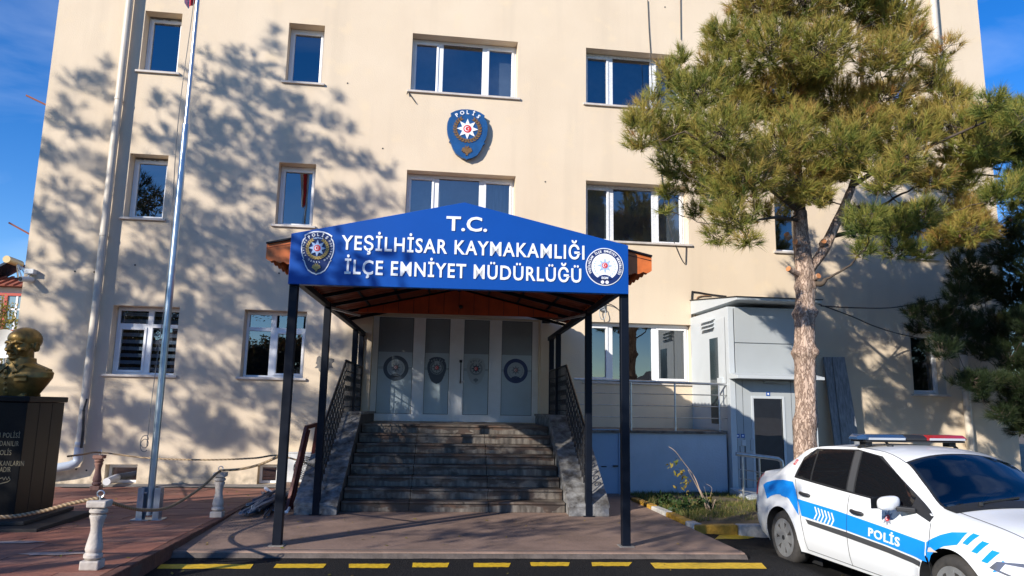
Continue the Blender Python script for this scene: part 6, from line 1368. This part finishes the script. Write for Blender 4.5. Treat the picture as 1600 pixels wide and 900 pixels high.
def toppatch(name, X0, X1, t0, t1, m_, off, nx=12, nt=14, par=None, curve=0):
    v = []
    for i in range(nx+1):
        for j in range(nt+1):
            t = t0+(t1-t0)*j/nt; X = X0+(X1-X0)*i/nx+curve*(t*t)*(1 if curve else 0); y, z = topz(X, t); v.append((X+off*.6, y, z+off))
    mb = MB(); mb.add(v, [(i*(nt+1)+j, (i+1)*(nt+1)+j, (i+1)*(nt+1)+j+1, i*(nt+1)+j+1) for i in range(nx) for j in range(nt)]); return mb.build(name, m_, par or car, local=True, smooth=True, normals=False)
for s in (-1, 1): toppatch('windscreen_rim', 1.845, 2.475, s*.89, s*.955, M_TRIM, .003, 12, 2)
toppatch('windscreen_rim', 1.845, 1.91, -.9, .9, M_TRIM, .003, 3, 14)
MB().box(2.06, 2.50, -.62, .62, .80, .90).build('dashboard', M_SEAT, car, local=True, bevel=.03)
MB().box(.45, 2.3, -.66, .66, .46, .50).build('cabin_floor', M_TRIM, car, local=True)
M_SEATB = mat("grey_seat_cloth", (.10, .11, .125), .9)
for y in (-.36, .36):
    se = MB().hexa([(1.12, y-.22, .55), (1.62, y-.22, .55), (1.62, y+.22, .55), (1.12, y+.22, .55)], [(1.12, y-.22, .68), (1.62, y-.24, .72), (1.62, y+.24, .72), (1.12, y+.22, .68)]).hexa([(1.10, y-.23, .66), (1.24, y-.23, .66), (1.24, y+.23, .66), (1.10, y+.23, .66)], [(.93, y-.19, 1.17), (1.03, y-.19, 1.19), (1.03, y+.19, 1.19), (.93, y+.19, 1.17)]).build('seat', M_SEATB, car, local=True, bevel=.04)
    MB().box(.92, 1.0, y-.12, y+.12, 1.22, 1.37).bar((.97, y-.06, 1.15), (.96, y-.06, 1.25), .015).bar((.97, y+.06, 1.15), (.96, y+.06, 1.25), .015).build('head_rest', M_SEATB, se, local=True, bevel=.02)
sw = MB(); sw.tube([(1.93+.065*math.sin(t), .36+.185*math.cos(t), .93+.165*math.sin(t)) for t in np.linspace(0, 6.2832, 30)], .016, 7, False); sw.bar((1.93, .19, .93), (1.93, .53, .93), .03); sw.bar((1.93, .36, .93), (2.14, .36, .86), .05); sw.build('steering_wheel', M_TRIM, car, local=True, smooth=50)
MB().box(1.93, 1.96, -.12, .12, 1.255, 1.315).bar((1.945, 0, 1.31), (1.95, 0, 1.37), .02).build('rear_view_mirror', M_TRIM, car, local=True, bevel=.01)
MB().hexa([(2.12, -.52, .905), (2.36, -.50, .905), (2.36, -.22, .905), (2.12, -.24, .905)], [(2.12, -.52, .912), (2.36, -.50, .912), (2.36, -.22, .912), (2.12, -.24, .912)]).build('paper', M_WHITE, car, local=True)
wsc = toppatch('windscreen', 1.875, 2.44, -.925, .925, M_WSH, .006)
toppatch('scuttle', 2.42, 2.56, -.97, .97, M_TRIM, .0075, 4, 14)
toppatch('rear_window', -.26, .30, -.92, .92, M_CGL, .005)
for s in (-1, 1): toppatch('bonnet_gap', 2.56, 3.30, s*.90, s*.915, M_MOULD, .004, 14, 1)
toppatch('roof_gutter', .35, 1.86, -.965, -.95, M_TRIM, .004, 14, 1); toppatch('roof_gutter', .35, 1.86, .95, .965, M_TRIM, .004, 14, 1)
for y0_, y1_ in ((-.35, .15), (.20, .62)):
    y_, z_ = topz(2.46, y0_/cWE(2.46)); y2, z2 = topz(2.40, y1_/cWE(2.4)); mb = MB().bar((2.47, y0_, z_+.02), (2.385, y1_, z2+.022), .018, .012); mb.tube([(2.49, y0_, z_), (2.49, y0_, z_+.03)], .02, 8); mb.build('wiper', M_TRIM, car, local=True)
# mirrors
for s in (-1, 1):
    mb = MB(); n1, n2 = 16, 12; v = []
    for j in range(n2+1):
        ph = math.pi*j/n2
        for i in range(n1):
            t = 2*math.pi*i/n1; e_ = lambda c, p: math.copysign(abs(c)**p, c); a = e_(math.sin(ph), .6)
            v.append((2.10+.06*e_(math.cos(t), .7)*a+.02*math.cos(ph), s*(.985-.0+.118*e_(math.cos(ph), .75)), .980+.064*e_(math.sin(t), .7)*a-.012*math.cos(ph)))
    mb.add(v, [(j*n1+i, j*n1+(i+1) % n1, (j+1)*n1+(i+1) % n1, (j+1)*n1+i) for j in range(n2) for i in range(n1)]); mr_ = mb.build('mirror', M_CAR, car, local=True, smooth=True)
    MB().box(2.015, 2.03, s*.90, s*1.11, .92, 1.03).build('mirror_glass', M_CGL, mr_, local=True, bevel=.004)
    MB().bar((2.13, s*.93, .935), (2.22, s*.80, .93), .10, .045).build('mirror_arm', M_TRIM, mr_, local=True, bevel=.01)
# wheels
def wheel(x, s):
    y0_ = s*.86; mb = MB()
    mb.lathe([(.20, -.195), (.272, -.205), (.298, -.185), (.311, -.15), (.314, -.10), (.311, -.05), (.298, -.018), (.272, .0), (.235, .004), (.215, -.012)], (0, 0, 0), 40, 'y')
    mb.v = [(p[0]+x, s*(p[1])+y0_, p[2]+.313) for p in mb.v]; w = mb.build('wheel', M_TYRE, car, local=True, smooth=50)
    fr_ = lambda a, b, h: (x+a, y0_+s*h, .313+b)
    mb = MB(); fan(mb, circ(0, 0, .216, 36), (0, 0), fr_, -.05, -.03); mb.build('wheel_dish', M_TRIM, w, local=True, normals=False)
    hb_ = MB(); ring(hb_, 0, 0, .175, .219, fr_, -.03, -.006, 40); fan(hb_, circ(0, 0, .078, 24), (0, 0), fr_, -.03, -.002)
    for k in range(7):
        t = 2*math.pi*k/7; ct, st__ = math.cos(t), math.sin(t)
        q = [(a*ct-b*st__, a*st__+b*ct) for a, b in ((.065, -.034), (.188, -.052), (.188, .052), (.065, .034))]; c_ = (.12*ct, .12*st__); fan(hb_, q, c_, fr_, -.03, -.004)
    hb_.build('hubcap', M_HUB, w, local=True, normals=False)
    mb = MB(); fan(mb, circ(0, 0, .028, 16), (0, 0), fr_, -.002, .004); mb.build('hub_badge', M_TRIM, w, local=True, normals=False)
    for k in range(44):
        pass
    lin_ = MB(); v = []; n = 24
    for i in range(n+1): t = -.35+(math.pi+.7)*i/n; v += [(x+AR*math.cos(t), s*(yS(x+AR*math.cos(t)*.98, AZ+AR*math.sin(t))+.0-.004), AZ+AR*math.sin(t)), (x+AR*math.cos(t), s*.58, AZ+AR*math.sin(t))]
    lin_.add(v, [(2*i, 2*i+2, 2*i+3, 2*i+1) for i in range(n)]); lin_.add([(x-AR, s*.59, .05), (x+AR, s*.59, .05), (x+AR, s*.59, .7), (x-AR, s*.59, .7)], [(0, 1, 2, 3)]); lin_.build('arch_liner', M_TRIM, car, local=True)
for x in AXS:
    for s in (-1, 1): wheel(x, s)
MB().box(-.85, 3.35, -.58, .58, .20, .45).build('light_block_floor', M_TRIM, car, local=True); MB().box(.42, 2.26, -.80, .80, .21, .30).build('light_block_floor', M_TRIM, car, local=True)  # dark fill boxes in place of an underbody, added to block light
# light bar
LB = 1.16; lb = thing('light_bar', car.matrix_world @ Vector((0, 0, 0)), None, None) if False else None
M_LBB = mat("blue_lens", (.03, .07, .15), .08, coat=.6); M_LBR = mat("red_lens", (.38, .015, .018), .08, coat=.6); M_CLR = mat("clear_ribbed_lens", (.46, .50, .54), .15)
zr0 = cZT(LB)+.05
prof = [(-.14, 0), (-.155, .026), (-.10, .058), (.10, .058), (.155, .026), (.14, 0)]
def barseg(name, y0_, y1_, m_, taper0=1, taper1=1, zlo=0):
    mb = MB(); n = len(prof); v = [(LB+a*taper0, y0_, zr0+b*taper0+.0) for a, b in prof]+[(LB+a*taper1, y1_, zr0+b*taper1) for a, b in prof]
    mb.add(v, [tuple(range(n))[::-1], tuple(range(n, 2*n))]+[(i, (i+1) % n, n+(i+1) % n, n+i) for i in range(n)]); return mb.build(name, m_, bar_, local=True, bevel=.008)
bar_ = MB().box(LB-.13, LB+.13, -.60, .60, zr0-.022, zr0-.002).build('light_bar', M_TRIM, car, local=True, bevel=.006)
barseg('blue_lens', -.66, -.601, M_LBB, .55, 1); barseg('blue_lens', -.60, -.13, M_LBB); barseg('centre_box', -.129, .119, M_TRIM); barseg('red_lens', .12, .60, M_LBR); barseg('red_lens', .601, .66, M_LBR, 1, .55)
for s in (-1, 1):
    MB().box(LB+.148, LB+.158, s*.15, s*.58, zr0+.003, zr0+.026).build('ribbed_strip', M_CLR, bar_, local=True)
    MB().box(LB-.05, LB+.05, s*.47, s*.55, cZT(LB)-.02, zr0-.02).bar((LB, s*.50, zr0-.02), (LB, s*.60, cZE(LB)+.005), .05, .012).build('bar_foot', M_TRIM, bar_, local=True)
an = MB(); y_, z_ = topz(1.34, -.55); an.tube([(1.30, y_, z_), (1.22, y_, z_+.05)], .012, 6); an.lathe([(.035, -.01), (.03, .015), (.012, .025)], (1.30, y_, z_), 12); an.build('aerial_base', M_TRIM, car, local=True)
# number plates are out of view; grille and lower intake on the nose
MB().box(3.44, 3.515, -.36, .36, .33, .46).build('front_grille', M_TRIM, car, local=True, bevel=.01)
